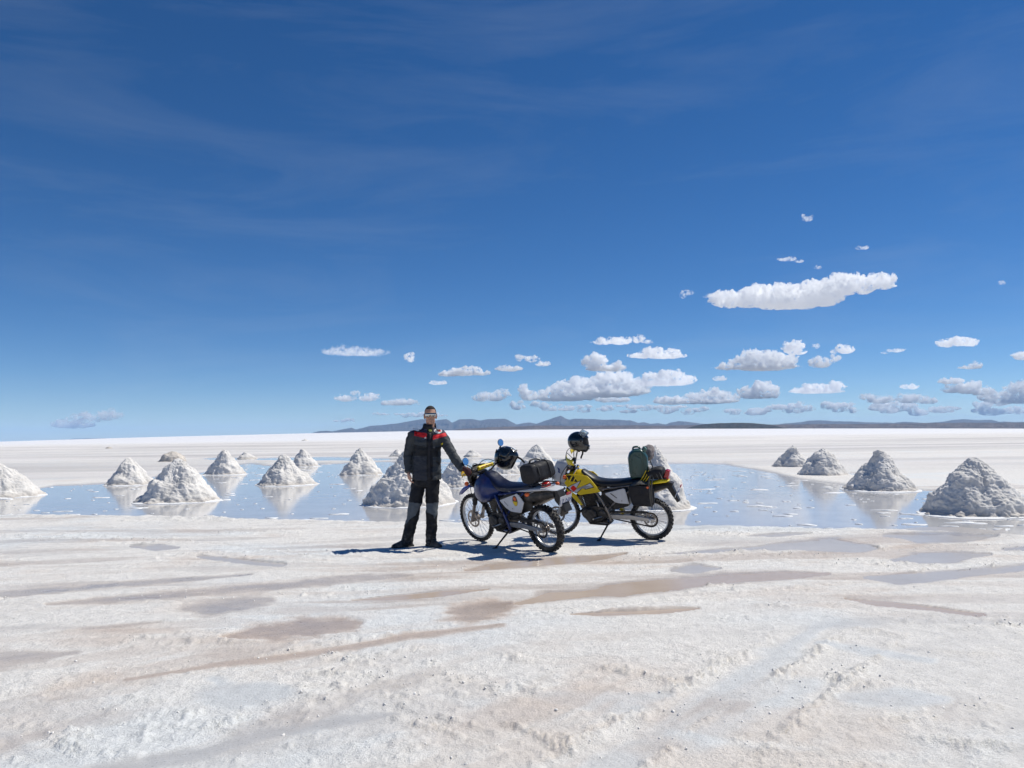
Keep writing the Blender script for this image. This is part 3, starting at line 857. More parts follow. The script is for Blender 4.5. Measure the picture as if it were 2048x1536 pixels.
# ================================================================== MOUNTAINS
def ridge(name, prof, y_dist, depth, mat, jag, seed, label, zbase=-0.5, nd=14, back=0.6):
    """a range of hills: crest angles measured from the photograph, built at its own distance with real depth"""
    us = np.array([p[0] for p in prof], float); vs = np.array([p[1] for p in prof], float)
    uu = np.linspace(us[0], us[-1], int((us[-1] - us[0]) / 2.0) + 2)
    vv = np.interp(uu, us, vs)
    vv = vv + jag * fbm(uu * 0.05, uu * 0 + seed, 1.0, o=4, g=0.6) * sstep(0, 25, uu - us[0])
    Vs = []; 
    crest = [at_depth(a, b, y_dist) for a, b in zip(uu, vv)]
    foot = [at_depth(a, min(float(horizon_v(a) - rise(a) * F) + 0.3, 900), y_dist - depth) for a in uu]
    nrow = nd + 5
    for j in range(nrow):
        t = j / (nd - 1)
        for i, (c, f) in enumerate(zip(crest, foot)):
            if j < nd:
                k = t ** 1.25
                yy = f.y + (c.y - f.y) * t
                fz = far_z(np.array([f.x]), np.array([f.y]))[0] - 6
                z = fz + (c.z - fz) * k
                amp = (c.z - fz) * 0.30 * math.sin(math.pi * t)
                z += amp * float(FB[j, i])
                xx = c.x * yy / c.y
            else:
                s = (j - nd + 1) / 5
                yy = c.y + depth * back * s; xx = c.x * yy / c.y
                z = c.z * (1 - s) - 30 * s
            Vs.append((xx, yy, z))
    return np.array(Vs), len(uu), nrow
def make_ridge(name, prof, y_dist, depth, mat, jag, seed, label, nd=14):
    global FB
    n = int((prof[-1][0] - prof[0][0]) / 2.0) + 2
    J, I = np.meshgrid(np.arange(nd), np.arange(n), indexing='ij')
    FB = -np.abs(fbm(I * 0.11 + seed, J * 0.13 + seed * 2, 3.0, o=4, g=0.55)) + 0.15
    Vs, nu, nrow = ridge(name, prof, y_dist, depth, mat, jag, seed, label, nd=nd)
    ii = (np.arange(nrow - 1)[:, None] * nu + np.arange(nu - 1)[None]).ravel()
    o = np_mesh(name, Vs, np.stack([ii, ii + 1, ii + 1 + nu, ii + nu], 1), mat)
    o['kind'] = 'structure'; o['label'] = label
    return o
def hill_material(name, c1, c2, scale):
    m = pmat(name, c1, 0.95, var=0.25, scale=scale)
    n, l = m.node_tree.nodes, m.node_tree.links
    b = n['Principled BSDF']; b.inputs['Specular IOR Level'].default_value = 0.1
    g = n.new('ShaderNodeNewGeometry')
    mp = n.new('ShaderNodeMapping'); mp.inputs['Scale'].default_value = (0.002, 0.002, 0.012)
    l.new(g.outputs['Position'], mp.inputs['Vector'])
    t = n.new('ShaderNodeTexNoise'); t.inputs['Scale'].default_value = scale; t.inputs['Detail'].default_value = 8; t.inputs['Roughness'].default_value = 0.7
    l.new(mp.outputs['Vector'], t.inputs['Vector'])
    r = n.new('ShaderNodeValToRGB')
    r.color_ramp.elements[0].position = 0.38; r.color_ramp.elements[0].color = (*c1, 1)
    r.color_ramp.elements[1].position = 0.62; r.color_ramp.elements[1].color = (*c2, 1)
    l.new(t.outputs['Fac'], r.inputs['Fac']); l.new(r.outputs['Color'], b.inputs['Base Color'])
    return m
m_far = hill_material('far_rock', (0.06, 0.055, 0.05), (0.10, 0.085, 0.075), 1.0)
m_low = hill_material('low_scrub', (0.045, 0.035, 0.028), (0.17, 0.125, 0.095), 3.0)
m_isl = hill_material('dark_scrub', (0.018, 0.016, 0.010), (0.055, 0.045, 0.030), 8.0)
make_ridge('mountain_range', [(625, 865.5), (640, 862), (652, 861), (665, 863), (690, 857.5), (703, 855.5), (712, 859), (740, 852), (765, 850), (800, 846), (832, 840),
    (846, 838), (872, 841), (888, 838.5), (893, 838), (904, 845), (918, 839), (930, 838), (948, 838.5), (962, 841), (980, 838), (1010, 837.5), (1020, 842), (1033, 849),
    (1046, 846), (1060, 845), (1073, 848), (1090, 841), (1102, 838), (1112, 834), (1121, 831), (1130, 836), (1138, 839), (1150, 837.5), (1180, 838), (1210, 839.5), (1240, 839.5),
    (1262, 841), (1276, 846), (1288, 844), (1300, 848), (1316, 846), (1330, 849), (1345, 844), (1358, 842), (1378, 844), (1400, 847), (1460, 849), (1540, 850), (1570, 847),
    (1600, 844.5), (1622, 841), (1640, 840.5), (1670, 842.5), (1700, 843), (1755, 845), (1785, 845.5), (1812, 843.5), (1850, 846), (1880, 844), (1905, 840), (1925, 838.5),
    (1960, 840), (1985, 839.5), (1998, 843.5), (2040, 844), (2090, 842), (2150, 838), (2230, 841), (2330, 846), (2450, 850)], 21000, 4500, m_far, 0.7, 2.0, 'blue mountain range along the horizon', nd=18)
make_ridge('low_hills', [(905, 861.0), (920, 858), (950, 856), (1000, 853.5), (1040, 852.5), (1090, 850.5), (1150, 851.5), (1220, 851), (1280, 850.5), (1330, 851), (1400, 850),
    (1500, 849), (1560, 849), (1640, 848), (1760, 847.5), (1850, 846), (1900, 845.5), (2048, 845), (2200, 846), (2400, 852)], 10500, 1500, m_low, 0.5, 5.0, 'low brown scrubland strip below the mountains', nd=10)
make_ridge('dark_island', [(1372, 857.5), (1384, 853), (1400, 849.5), (1425, 847), (1445, 846), (1470, 846), (1490, 845.5), (1510, 846.5), (1535, 849), (1555, 852.5), (1575, 857.2)], 6500, 500, m_isl, 0.5, 9.0,
    'dark scrub covered island rising from the salt', nd=8)
make_ridge('distant_shore', [(120, 880.2), (150, 877.2), (180, 876.4), (212, 876.5), (240, 877.6)], 30000, 1500, m_far, 0.2, 3.0, 'faint far shore on the horizon', nd=6)

# ------------------------------------------------------------------ haze
hb = MB(); hb.box((0, 15500, 278.8), (80000, 40000, 560))
hz = hb.build('haze', 'water', smooth=0)
hm = bpy.data.materials.new('haze'); hm.use_nodes = True
n, l = hm.node_tree.nodes, hm.node_tree.links
n.clear()
mo = n.new('ShaderNodeOutputMaterial'); pv = n.new('ShaderNodeVolumePrincipled')
pv.inputs['Color'].default_value = (0.41, 0.65, 1.0, 1)
pv.inputs['Density'].default_value = 2.3e-5
pv.inputs['Anisotropy'].default_value = 0.0
l.new(pv.outputs['Volume'], mo.inputs['Volume'])
hz.data.materials.clear(); hz.data.materials.append(hm)
tag(hz, 'thin blue haze over the salt flat', 'haze', kind='stuff')

# ================================================================== CLOUDS
def cloud_mat(name, dens):
    m = bpy.data.materials.new(name); m.use_nodes = True
    n, l = m.node_tree.nodes, m.node_tree.links
    n.clear()
    o = n.new('ShaderNodeOutputMaterial'); v = n.new('ShaderNodeVolumePrincipled')
    v.inputs['Color'].default_value = (0.9999, 0.9999, 0.9999, 1)
    v.inputs['Density'].default_value = dens
    v.inputs['Anisotropy'].default_value = 0.0
    t = n.new('ShaderNodeTexCoord'); mp = n.new('ShaderNodeMapping'); mp.name = 'size'
    nz = n.new('ShaderNodeTexNoise'); nz.inputs['Scale'].default_value = 1.0; nz.inputs['Detail'].default_value = 5; nz.inputs['Roughness'].default_value = 0.62
    mr = n.new('ShaderNodeMapRange'); mr.name = 'dens'; mr.interpolation_type = 'SMOOTHSTEP'
    mr.inputs['From Min'].default_value = 0.40; mr.inputs['From Max'].default_value = 0.60
    l.new(t.outputs['Object'], mp.inputs['Vector']); l.new(mp.outputs['Vector'], nz.inputs['Vector'])
    l.new(nz.outputs['Fac'], mr.inputs['Value']); l.new(mr.outputs['Result'], v.inputs['Density'])
    l.new(v.outputs['Volume'], o.inputs['Volume'])
    return m
CLOUD_BASE = 1500.0
# (lobes as (u, v, half width, half height) in the photograph, thin?, label)
CLOUDS = [
    ([(1460, 600, 42, 16), (1530, 593, 55, 22), (1600, 595, 60, 24), (1650, 588, 40, 26), (1688, 570, 38, 22), (1725, 577, 22, 12), (1765, 565, 26, 14), (1745, 560, 30, 10), (1500, 604, 40, 12), (1570, 606, 70, 12)], 0, 'largest white cumulus cloud, long and floating highest'),
    ([(1375, 585, 14, 6), (1367, 592, 7, 5)], 2, 'thin wisp of cloud just left of the largest cumulus'),
    ([(1430, 590, 22, 4), (1415, 594, 10, 2.5)], 2, 'thin streak of cloud touching the left tip of the largest cumulus'),
    ([(1616, 437, 11, 6), (1610, 432, 6, 3)], 2, 'tiny faint cloud fleck, highest in the whole sky'),
    ([(1724, 496, 13, 4)], 2, 'tiny faint cloud fleck between the topmost fleck and the largest cumulus'),
    ([(1575, 518, 20, 4), (1598, 523, 10, 3)], 2, 'thin drifting cloud scrap above the middle of the largest cumulus'),
    ([(1636, 535, 7, 4)], 2, 'tiny cloud puff right above the largest cumulus'),
    ([(2003, 566, 8, 4)], 2, 'tiny cloud puff alone near the right edge, level with the largest cumulus'),
    ([(1205, 684, 20, 6), (1240, 682, 30, 7), (1275, 679, 14, 7), (1295, 684, 14, 3)], 1, 'flat wispy cloud over the two round clouds near the helmet'),
    ([(1285, 712, 30, 5), (1310, 706, 30, 10), (1343, 706, 18, 8), (1330, 713, 42, 5)], 0, 'flat bottomed cumulus just under the wispy cloud right of centre'),
    ([(1188, 725, 24, 13), (1195, 718, 15, 11), (1225, 735, 30, 8), (1210, 737, 40, 5)], 0, 'round topped cumulus straight above the upright helmet'),
    ([(900, 748, 26, 5), (925, 744, 32, 8), (950, 741, 14, 8), (962, 747, 22, 4)], 0, 'flat cumulus up and right of the man, over the far mountains'),
    ([(1020, 738, 26, 5), (1012, 735, 14, 4)], 1, 'small flat cloud right of the cumulus near the man'),
    ([(1064, 718, 12, 7), (1085, 728, 15, 5), (1040, 717, 6, 6)], 1, 'broken trio of small cloud puffs right of the small flat cloud'),
    ([(820, 717, 10, 8)], 1, 'lone small cloud puff up and left of the man'),
    ([(877, 766, 18, 4)], 1, 'tiny flat cloud right over the head of the man'),
    ([(1455, 735, 28, 5), (1490, 725, 28, 12), (1520, 720, 38, 16), (1560, 724, 33, 15), (1530, 734, 62, 7)], 0, 'fat domed cumulus in mid sky under the largest cloud'),
    ([(1588, 697, 20, 13), (1600, 704, 14, 6)], 0, 'small round cumulus touching the upper right of the fat domed one'),
    ([(1632, 693, 8, 5)], 2, 'tiny puff between two small cumulus in the right sky'),
    ([(1690, 699, 20, 9), (1670, 703, 12, 4)], 0, 'small cumulus second in line right of the fat domed one'),
    ([(1640, 727, 24, 9), (1632, 721, 12, 6)], 1, 'small cumulus low on the right of the fat domed one'),
    ([(1672, 717, 9, 7)], 1, 'small puff between two small cumulus right of the fat domed one'),
    ([(1790, 701, 20, 4), (1770, 705, 10, 3)], 2, 'faint thin cloud in the right sky, below the tail of the largest one'),
    ([(1890, 688, 20, 7), (1918, 684, 26, 9), (1940, 686, 18, 7)], 0, 'solid cumulus standing alone near the right edge'),
    ([(1950, 730, 16, 6), (1940, 735, 24, 3)], 1, 'small cloud low beneath the solid cumulus near the right edge'),
    ([(2042, 712, 16, 8), (2070, 710, 25, 9)], 0, 'cumulus cut by the right edge of the picture'),
    ([(1310, 758, 26, 11), (1340, 756, 32, 13), (1370, 760, 22, 9), (1330, 766, 60, 6)], 0, 'broad cumulus right of the big cloud bank near the horizon'),
    ([(1100, 790, 26, 12), (1135, 780, 34, 15), (1175, 776, 38, 18), (1225, 768, 42, 22), (1265, 776, 34, 16), (1210, 785, 90, 10), (1060, 792, 20, 9), (1048, 786, 8, 12), (1130, 795, 70, 7)], 0, 'wide piled cloud bank above the pointed mountain'),
    ([(985, 794, 26, 9), (1000, 790, 18, 8), (960, 798, 14, 5)], 1, 'small low cloud cluster over the mountains right of the man'),
    ([(1440, 757, 16, 5)], 1, 'small flat cloud under the fat domed cumulus'),
    ([(1500, 785, 22, 12), (1525, 780, 26, 15), (1545, 788, 16, 9), (1520, 792, 40, 5)], 0, 'domed cumulus sitting low above the dark island'),
    ([(1390, 796, 22, 10), (1430, 793, 30, 13), (1455, 796, 22, 9), (1345, 802, 40, 7), (1410, 803, 70, 5)], 0, 'chain of low cumulus heads left of the domed one over the island'),
    ([(1600, 782, 24, 5), (1630, 777, 30, 8), (1668, 774, 20, 10), (1640, 783, 50, 4)], 0, 'long flat cumulus low right of the domed one'),
    ([(1820, 774, 18, 5)], 1, 'small low flat cloud in the right sky'),
    ([(1735, 795, 16, 6), (1760, 800, 30, 7), (1820, 798, 32, 8), (1850, 802, 26, 6)], 1, 'pale low cloud group over the right hills'),
    ([(1905, 779, 22, 7), (1935, 777, 32, 11), (1965, 783, 26, 8), (1900, 763, 26, 5)], 0, 'low heaped cumulus near the right edge'),
    ([(2000, 795, 40, 9), (2045, 782, 30, 14), (2090, 785, 50, 14), (2030, 800, 60, 7)], 1, 'pale cloud heap low against the right edge'),
    ([(690, 797, 22, 6), (738, 796, 20, 7), (712, 788, 10, 5)], 1, 'pair of low pale clouds left of the man'),
    ([(800, 805, 34, 6), (780, 807, 20, 4)], 1, 'flat low cloud just above and left of the head of the man'),
    ([(215, 832, 26, 9), (170, 840, 28, 11), (135, 848, 20, 9), (150, 850, 45, 7)], 2, 'faint solitary cloud low over the left horizon'),
    ([(700, 703, 60, 8), (740, 706, 40, 7)], 3, 'thin feathery cloud streak in the left middle sky'),
    ([(1215, 799, 26, 6), (1240, 800, 20, 5)], 1, 'small cloud under the wide piled bank'),
    ([(1060, 812, 40, 7), (1120, 815, 50, 6), (1020, 808, 26, 5), (1170, 818, 40, 5)], 2, 'dim cloud band right above the mountain left of the pointed peak'),
    ([(1290, 818, 50, 7), (1350, 820, 60, 6), (1420, 822, 50, 6), (1240, 816, 30, 5)], 2, 'dim cloud band low over the mountain right of the pointed peak'),
    ([(1560, 822, 60, 7), (1640, 815, 60, 8), (1720, 818, 70, 8), (1600, 812, 30, 6)], 2, 'dim cloud band low above the dark island'),
    ([(1830, 820, 70, 9), (1920, 818, 80, 10), (2010, 820, 70, 9), (1780, 813, 30, 6)], 2, 'dim cloud band low above the hills at the right'),
    ([(840, 828, 50, 5), (780, 832, 40, 4), (690, 842, 20, 4)], 2, 'dim cloud band low behind the man'),
]
CM = [cloud_mat('cloud_dense', 0.020), cloud_mat('cloud_soft', 0.0075), cloud_mat('cloud_faint', 0.0026), cloud_mat('cloud_feather', 0.0010)]
CK = [1.0, 1.0, 1.0, 1.0]
for lobes, kind, label in CLOUDS:
    if 'dim cloud band' in label:
        rd = random.Random(len(label)); new = []
        for (u_, v_, ww, hh) in lobes:
            for _ in range(7):
                k = rd.uniform(.16, .42); new.append((u_ + rd.uniform(-1, 1) * ww, v_ + rd.uniform(-1.1, .8) * hh, ww * k, hh * rd.uniform(.35, .8)))
        lobes = new; kind = 0
    vb = max(v_ + hh for (u_, v_, ww, hh) in lobes)
    uc = sum(p[0] for p in lobes) / len(lobes)
    el = (horizon_v(uc) - vb) / F
    dist_ = min(CLOUD_BASE / max(el, 0.012), 75000.0)
    sc_ = dist_ / F                        # metres per pixel out there
    mb = MB(); rl = random.Random(int(uc * 7 + vb))
    cen = at_depth(uc, vb, dist_)
    for (u_, v_, ww, hh) in lobes:
        c = at_depth(u_, v_, dist_) - cen
        R_ = (ww * sc_, max(hh, ww * 0.45) * sc_ * 0.9, hh * sc_)
        mb.sphere(c + Vector((0, rl.uniform(-.3, .3) * R_[1], 0)), R_, nu=18, nv=12)
        if kind < 3:
            for _ in range(3 if kind else 2):           # torn scraps drifting off the edge
                a = rl.uniform(-.5, 3.6); s = rl.uniform(0.06, 0.16) * max(hh, 5) * sc_
                mb.sphere(c + Vector((math.cos(a) * R_[0] * rl.uniform(1.0, 1.25), rl.uniform(-.5, .5) * R_[1], math.sin(a) * R_[2] * rl.uniform(1.0, 1.3))), (s * rl.uniform(1, 3), s, s * .8), nu=10, nv=7)
        nl = int(5 + ww * hh / 40)
        for _ in range(min(nl, 22)):
            a = rl.uniform(0, 6.28); t = rl.uniform(0.05, 1.0)
            s = rl.uniform(0.28, 0.5) * hh * sc_
            p = c + Vector((math.cos(a) * R_[0] * 0.92 * math.sqrt(1 - t * t * 0.8), math.sin(a) * R_[1] * 0.9, (t - 0.15) * R_[2]))
            mb.sphere(p, (s * 1.2, s * 1.1, s), nu=12, nv=8)
    hm_ = max(p[3] for p in lobes) * sc_
    span = (max(p[0] + p[2] for p in lobes) - min(p[0] - p[2] for p in lobes)) * sc_
    vox = max(0.7 * sc_, span / 330)
    me = remeshed(mb, 'cloud', vox, smooth=3)
    Vc = verts_of(me); Nc = normals_of(me)
    q = Vc / (12 * sc_) + uc
    d = fbm(q[:, 0], q[:, 1], q[:, 2], o=5, g=0.62)
    d = d + 0.5 * np.abs(fbm(q[:, 0] * 2.3 + 7, q[:, 1] * 2.3, q[:, 2] * 2.3, o=3, g=0.6))
    amp = min(0.42 * hm_, 7 * sc_) * (1.0 if kind == 0 else 1.6)
    flatb = 1 - 0.75 * sstep(-0.1, -0.8, Nc[:, 2])
    Vc = Vc + Nc * (amp * d * flatb)[:, None]
    lo = 0.0
    Vc[:, 2] = np.where(Vc[:, 2] < lo, lo + (Vc[:, 2] - lo) * 0.35, Vc[:, 2])
    me.vertices.foreach_set('co', Vc.astype(np.float32).ravel()); me.update()
    o = link_mesh('cloud', me, CM[kind]); o.location = cen
    # thickness of the air inside follows the size: keep the look the same at every distance
    dm = CM[kind].copy(); o.data.materials[0] = dm
    dm.node_tree.nodes['size'].inputs['Scale'].default_value = (1 / (9 * sc_),) * 3
    dm.node_tree.nodes['dens'].inputs['To Max'].default_value = {0: 0.50, 1: 0.34, 2: 0.15, 3: 0.045}[kind] / sc_
    tag(o, label, 'cloud', 'clouds in the sky', 'stuff' if 'dim cloud band' in label else None)
# ================================================================== SALT MOUNDS
def mound_material():
    m = bpy.data.materials.new('mound_salt'); m.use_nodes = True
    n, l = m.node_tree.nodes, m.node_tree.links
    b = n['Principled BSDF']; b.inputs['Roughness'].default_value = 0.85; b.inputs['Specular IOR Level'].default_value = 0.25
    a = n.new('ShaderNodeAttribute'); a.attribute_name = 'tint'
    g = n.new('ShaderNodeNewGeometry')
    n1 = n.new('ShaderNodeTexNoise'); n1.inputs['Scale'].default_value = 14; n1.inputs['Detail'].default_value = 8; n1.inputs['Roughness'].default_value = 0.7
    l.new(g.outputs['Position'], n1.inputs['Vector'])
    mr = n.new('ShaderNodeMapRange'); mr.inputs['From Min'].default_value = 0.3; mr.inputs['From Max'].default_value = 0.7
    mr.inputs['To Min'].default_value = 0.82; mr.inputs['To Max'].default_value = 1.12
    l.new(n1.outputs['Fac'], mr.inputs['Value'])
    vm = n.new('ShaderNodeVectorMath'); vm.operation = 'SCALE'
    l.new(a.outputs['Color'], vm.inputs[0]); l.new(mr.outputs['Result'], vm.inputs['Scale']); l.new(vm.outputs['Vector'], b.inputs['Base Color'])
    bp = n.new('ShaderNodeBump'); bp.inputs['Strength'].default_value = 0.7; bp.inputs['Distance'].default_value = 0.022
    l.new(n1.outputs['Fac'], bp.inputs['Height']); l.new(bp.outputs['Normal'], b.inputs['Normal'])
    return m
M['mound'] = mound_material()
# apex u, apex v, base front v, base left u, base right u, cloddiness, style, label
MOUNDS = [
    (-6, 924, 999, -80, 72, 0.4, 0, 'smooth salt mound cut off by the left edge of the picture'),
    (259, 915, 972, 210, 312, 0.8, 0, 'salt mound behind and left of the big near one on the left'),
    (357, 917, 1009, 281, 430, 0.9, 0, 'biggest salt mound in the left water, standing nearest'),
    (346, 903, 925, 318, 376, 0.7, 1, 'low flattened brownish salt heap showing behind the big left mound'),
    (448, 899, 951, 409, 493, 0.9, 0, 'salt mound standing between the big left mound and the next one right'),
    (490, 905, 917, 474, 514, 0.5, 0, 'tiny far salt mound just right of the middle left one'),
    (566, 908, 973, 510, 634, 1.0, 0, 'lumpy salt mound with a broken top, in the water left of the man'),
    (604, 899, 934, 582, 638, 0.7, 2, 'blunt topped salt mound half hidden by the lumpy mound'),
    (720, 895, 951, 677, 768, 0.9, 0, 'salt mound alone in the water next to the man on his left in view'),
    (794, 899, 914, 777, 812, 0.6, 0, 'small far salt mound peeping out at the shoulder of the man'),
    (822, 893, 1016, 726, 918, 1.6, 0, 'large coarse salt mound of rubble right behind the man'),
    (908, 917, 977, 868, 968, 1.6, 0, 'rubble salt mound between the man and the front wheel of the blue motorcycle'),
    (944, 899, 915, 926, 964, 1.0, 0, 'small far salt mound over the left mirror of the blue motorcycle'),
    (1012, 907, 950, 966, 1046, 0.5, 0, 'smooth salt mound hidden behind the helmet on the blue motorcycle'),
    (1073, 889, 936, 1034, 1116, 1.3, 0, 'salt mound rising behind the black roll bag'),
    (1311, 890, 1023, 1226, 1393, 0.8, 0, 'tall salt mound behind the yellow motorcycle'),
    (1586, 890, 937, 1545, 1620, 1.1, 0, 'farthest and smallest of the four salt mounds in the right water'),
    (1644, 895, 955, 1595, 1699, 1.1, 2, 'second farthest of the four salt mounds in the right water'),
    (1758, 901, 986, 1693, 1833, 1.2, 0, 'second nearest of the four salt mounds in the right water'),
    (1944, 914, 1040, 1850, 2052, 1.2, 0, 'nearest and biggest salt mound at the far right'),
    (610, 877.5, 882, 602, 618, 0.4, 0, 'tiny lone salt heap far out near the horizon left of the man'),
    (217, 893.5, 897, 211, 224, 0.4, 1, 'tiny low salt heap far out on the left flat'),
]
for k, (au, av, bv, bl, br, clods, style, label) in enumerate(MOUNDS):
    fz = WATER_Z if bv > 918 else 0.0
    uc = 0.5 * (bl + br)
    f0 = ground(uc, bv, fz)
    r = 0.5 * (br - bl) / F * f0.y
    for _ in range(4): r = 0.5 * (br - bl) / F * (f0.y + r)
    c = Vector((f0.x * (f0.y + r) / f0.y, f0.y + r, fz))
    ap = at_depth(au, av, c.y)
    H = ap.z - fz
    off = ap.x - c.x
    na = int(np.clip((br - bl) * 1.5, 48, 240)); nr_ = int(na * 0.6)
    A, T = np.meshgrid(np.linspace(0, 2 * math.pi, na, endpoint=False), np.linspace(0, 1, nr_), indexing='ij')
    sd = 3.7 * k
    rb = 1 + 0.07 * np.sin(2 * A + sd) + 0.05 * np.sin(3 * A + 2 * sd) + 0.07 * fbm(np.cos(A) * 2 + sd, np.sin(A) * 2, 0.5, o=3)
    if style == 1: z = H * (1 - T ** 2.2)
    elif style == 2: z = H * (1 - np.sqrt(T ** 2 + 0.018) + np.sqrt(0.018)) / (1 - np.sqrt(1.018) + np.sqrt(.018) + 1e-6) * 1.0; z = H * (z - z.min()) / (z.max() - z.min())
    else:
        z = 1 - np.sqrt(T ** 2 + 0.006); z = H * (z - z.min()) / (z.max() - z.min())
    z = z + H * 0.05 * np.sin(math.pi * T) * np.sin(3.0 * T + sd)
    # skirt that flattens out at the foot
    z = z - H * 0.05 * np.exp(-((T - 0.88) / 0.1) ** 2)
    rr = r * T * rb
    xx = c.x + np.cos(A) * rr + off * (1 - T) ** 1.0
    yy = c.y + np.sin(A) * rr
    zz = z.copy()
    # outward push: swells, clods and crumbled gullies
    nx, ny, nzz = np.cos(A) * 0.75, np.sin(A) * 0.75, 0.66
    s1 = fbm(xx * 2.2 / max(r, .3) + sd, yy * 2.2 / max(r, .3), zz * 2.2 / max(r, .3), o=3) * 0.085 * r
    w1, id1 = worley(xx * 8.5 + sd, yy * 8.5, zz * 8.5)
    w2, id2 = worley(xx * 19 + sd, yy * 19, zz * 19)
    sel = sstep(0.35, 0.75, id1); sel2 = sstep(0.4, 0.8, id2)
    side = 0.45 + 0.55 * sstep(0.6, -0.5, np.cos(A - 0.4)) if clods < 1.5 else 1.0
    cl = (np.maximum(0, 0.55 - w1) * 0.036 * sel + np.maximum(0, 0.55 - w2) * 0.030 * sel2)
    gul = -0.03 * r * np.maximum(0, fbm(A * 3 + sd, T * 1.2, 2.2, o=3)) * sstep(0.1, 0.5, T)
    fine = 0.012 * fbm(xx * 22, yy * 22, zz * 22, o=3)
    push = (s1 + gul + clods * side * cl * min(1.0, r / 0.6) + fine * min(1, r / .6)) * sstep(1.0, 0.93, T) * (0.45 + 0.55 * sstep(0.0, 0.12, T))
    xx = xx + nx * push; yy = yy + ny * push; zz = zz + nzz * push
    zz = np.where(T > 0.985, -0.07, zz)
    Vm = np.stack([xx, yy, zz + fz], -1).reshape(-1, 3) - np.array([c.x, c.y, 0])
    ia = np.arange(na)[:, None]; it = np.arange(nr_ - 1)[None]
    a0 = (ia * nr_ + it).ravel(); a1_ = (((ia + 1) % na) * nr_ + it).ravel()
    quads = np.stack([a0, a0 + 1, a1_ + 1, a1_], 1)
    root = thing('salt_mound', label, 'salt mound', (c.x, c.y, 0), (0, 0, 0), 'raked salt mounds')
    o = np_mesh('heap', Vm, quads, M['mound'])
    o.parent = root
    base = np.array([0.78, 0.745, 0.70]) if style != 1 else np.array([0.66, 0.60, 0.53])
    tone = 0.93 + 0.14 * fbm(Vm[:, 0] * 2 + sd, Vm[:, 1] * 2, Vm[:, 2] * 3, o=3)
    Cm = base[None] * tone[:, None]
    damp = sstep(0.16, 0.03, Vm[:, 2] - fz) * 0.25
    Cm = Cm * (1 - damp[:, None] * np.array([0.8, 0.9, 1.0])[None])
    set_color(o.data, 'tint', np.clip(Cm, 0, 1))
    if bv > 918:
        # ring of fresh salt at the water line
        nn = 72; rb_ = MB(); inn, out, bot = [], [], []
        for q in range(nn):
            a = 2 * math.pi * q / nn
            e = 1 + 0.07 * math.sin(2 * a + sd) + 0.05 * math.sin(3 * a + 2 * sd)
            wv = max(0.004, 0.028 + 0.05 * float(fbm(np.array([math.cos(a) * 3 + sd]), np.array([math.sin(a) * 3]), np.array([1.0]), o=3)[0]))
            dx, dy = math.cos(a), math.sin(a)
            inn.append((dx * r * e * 0.90, dy * r * e * 0.90, fz + 0.03))
            out.append((dx * (r * e * 1.0 + wv), dy * (r * e * 1.0 + wv), fz + 0.008))
            bot.append((dx * (r * e * 1.0 + wv), dy * (r * e * 1.0 + wv), fz - 0.02))
        rb_.loft([inn, out, bot], cap=False)
        rb_.build('salt_rim', 'floe', root)
# ================================================================== MOTORCYCLES
def rotY(a): return Matrix.Rotation(a, 4, 'Y')
def sect(xc, hw, zb, zt, n=20, e=2.6, yc=0.0, top=1.0):
    """cross-section ring of a body panel in the plane x = xc (superellipse)"""
    r = []
    zc, hz_ = 0.5 * (zb + zt), 0.5 * (zt - zb)
    for k in range(n):
        a = 2 * math.pi * k / n
        c, s = math.cos(a), math.sin(a)
        yy = math.copysign(abs(c) ** (2 / e), c) * hw
        z_ = math.copysign(abs(s) ** (2 / e), s) * hz_
        yy *= 1 - (1 - top) * max(0, z_ / hz_) if hz_ else 1
        r.append(Vector((xc, yc + yy, zc + z_)))
    return r
def densify(rows, m=5):
    """Catmull-Rom through section parameters"""
    A = np.array(rows, float); out = []
    for i in range(len(A) - 1):
        p0, p1, p2, p3 = A[max(i - 1, 0)], A[i], A[i + 1], A[min(i + 2, len(A) - 1)]
        for k in range(m):
            t = k / m
            out.append(0.5 * (2 * p1 + (p2 - p0) * t + (2 * p0 - 5 * p1 + 4 * p2 - p3) * t * t + (3 * p1 - p0 - 3 * p2 + p3) * t ** 3))
    out.append(A[-1]); return out
def body(rows, n=22, e=2.6, top=0.8, m=5):
    mb = MB()
    D = densify(rows, m)
    rings = [sect(r[0], max(r[1], .004), r[2], max(r[3], r[2] + .006), n, e, 0, top) for r in D]
    return mb.loft(rings)

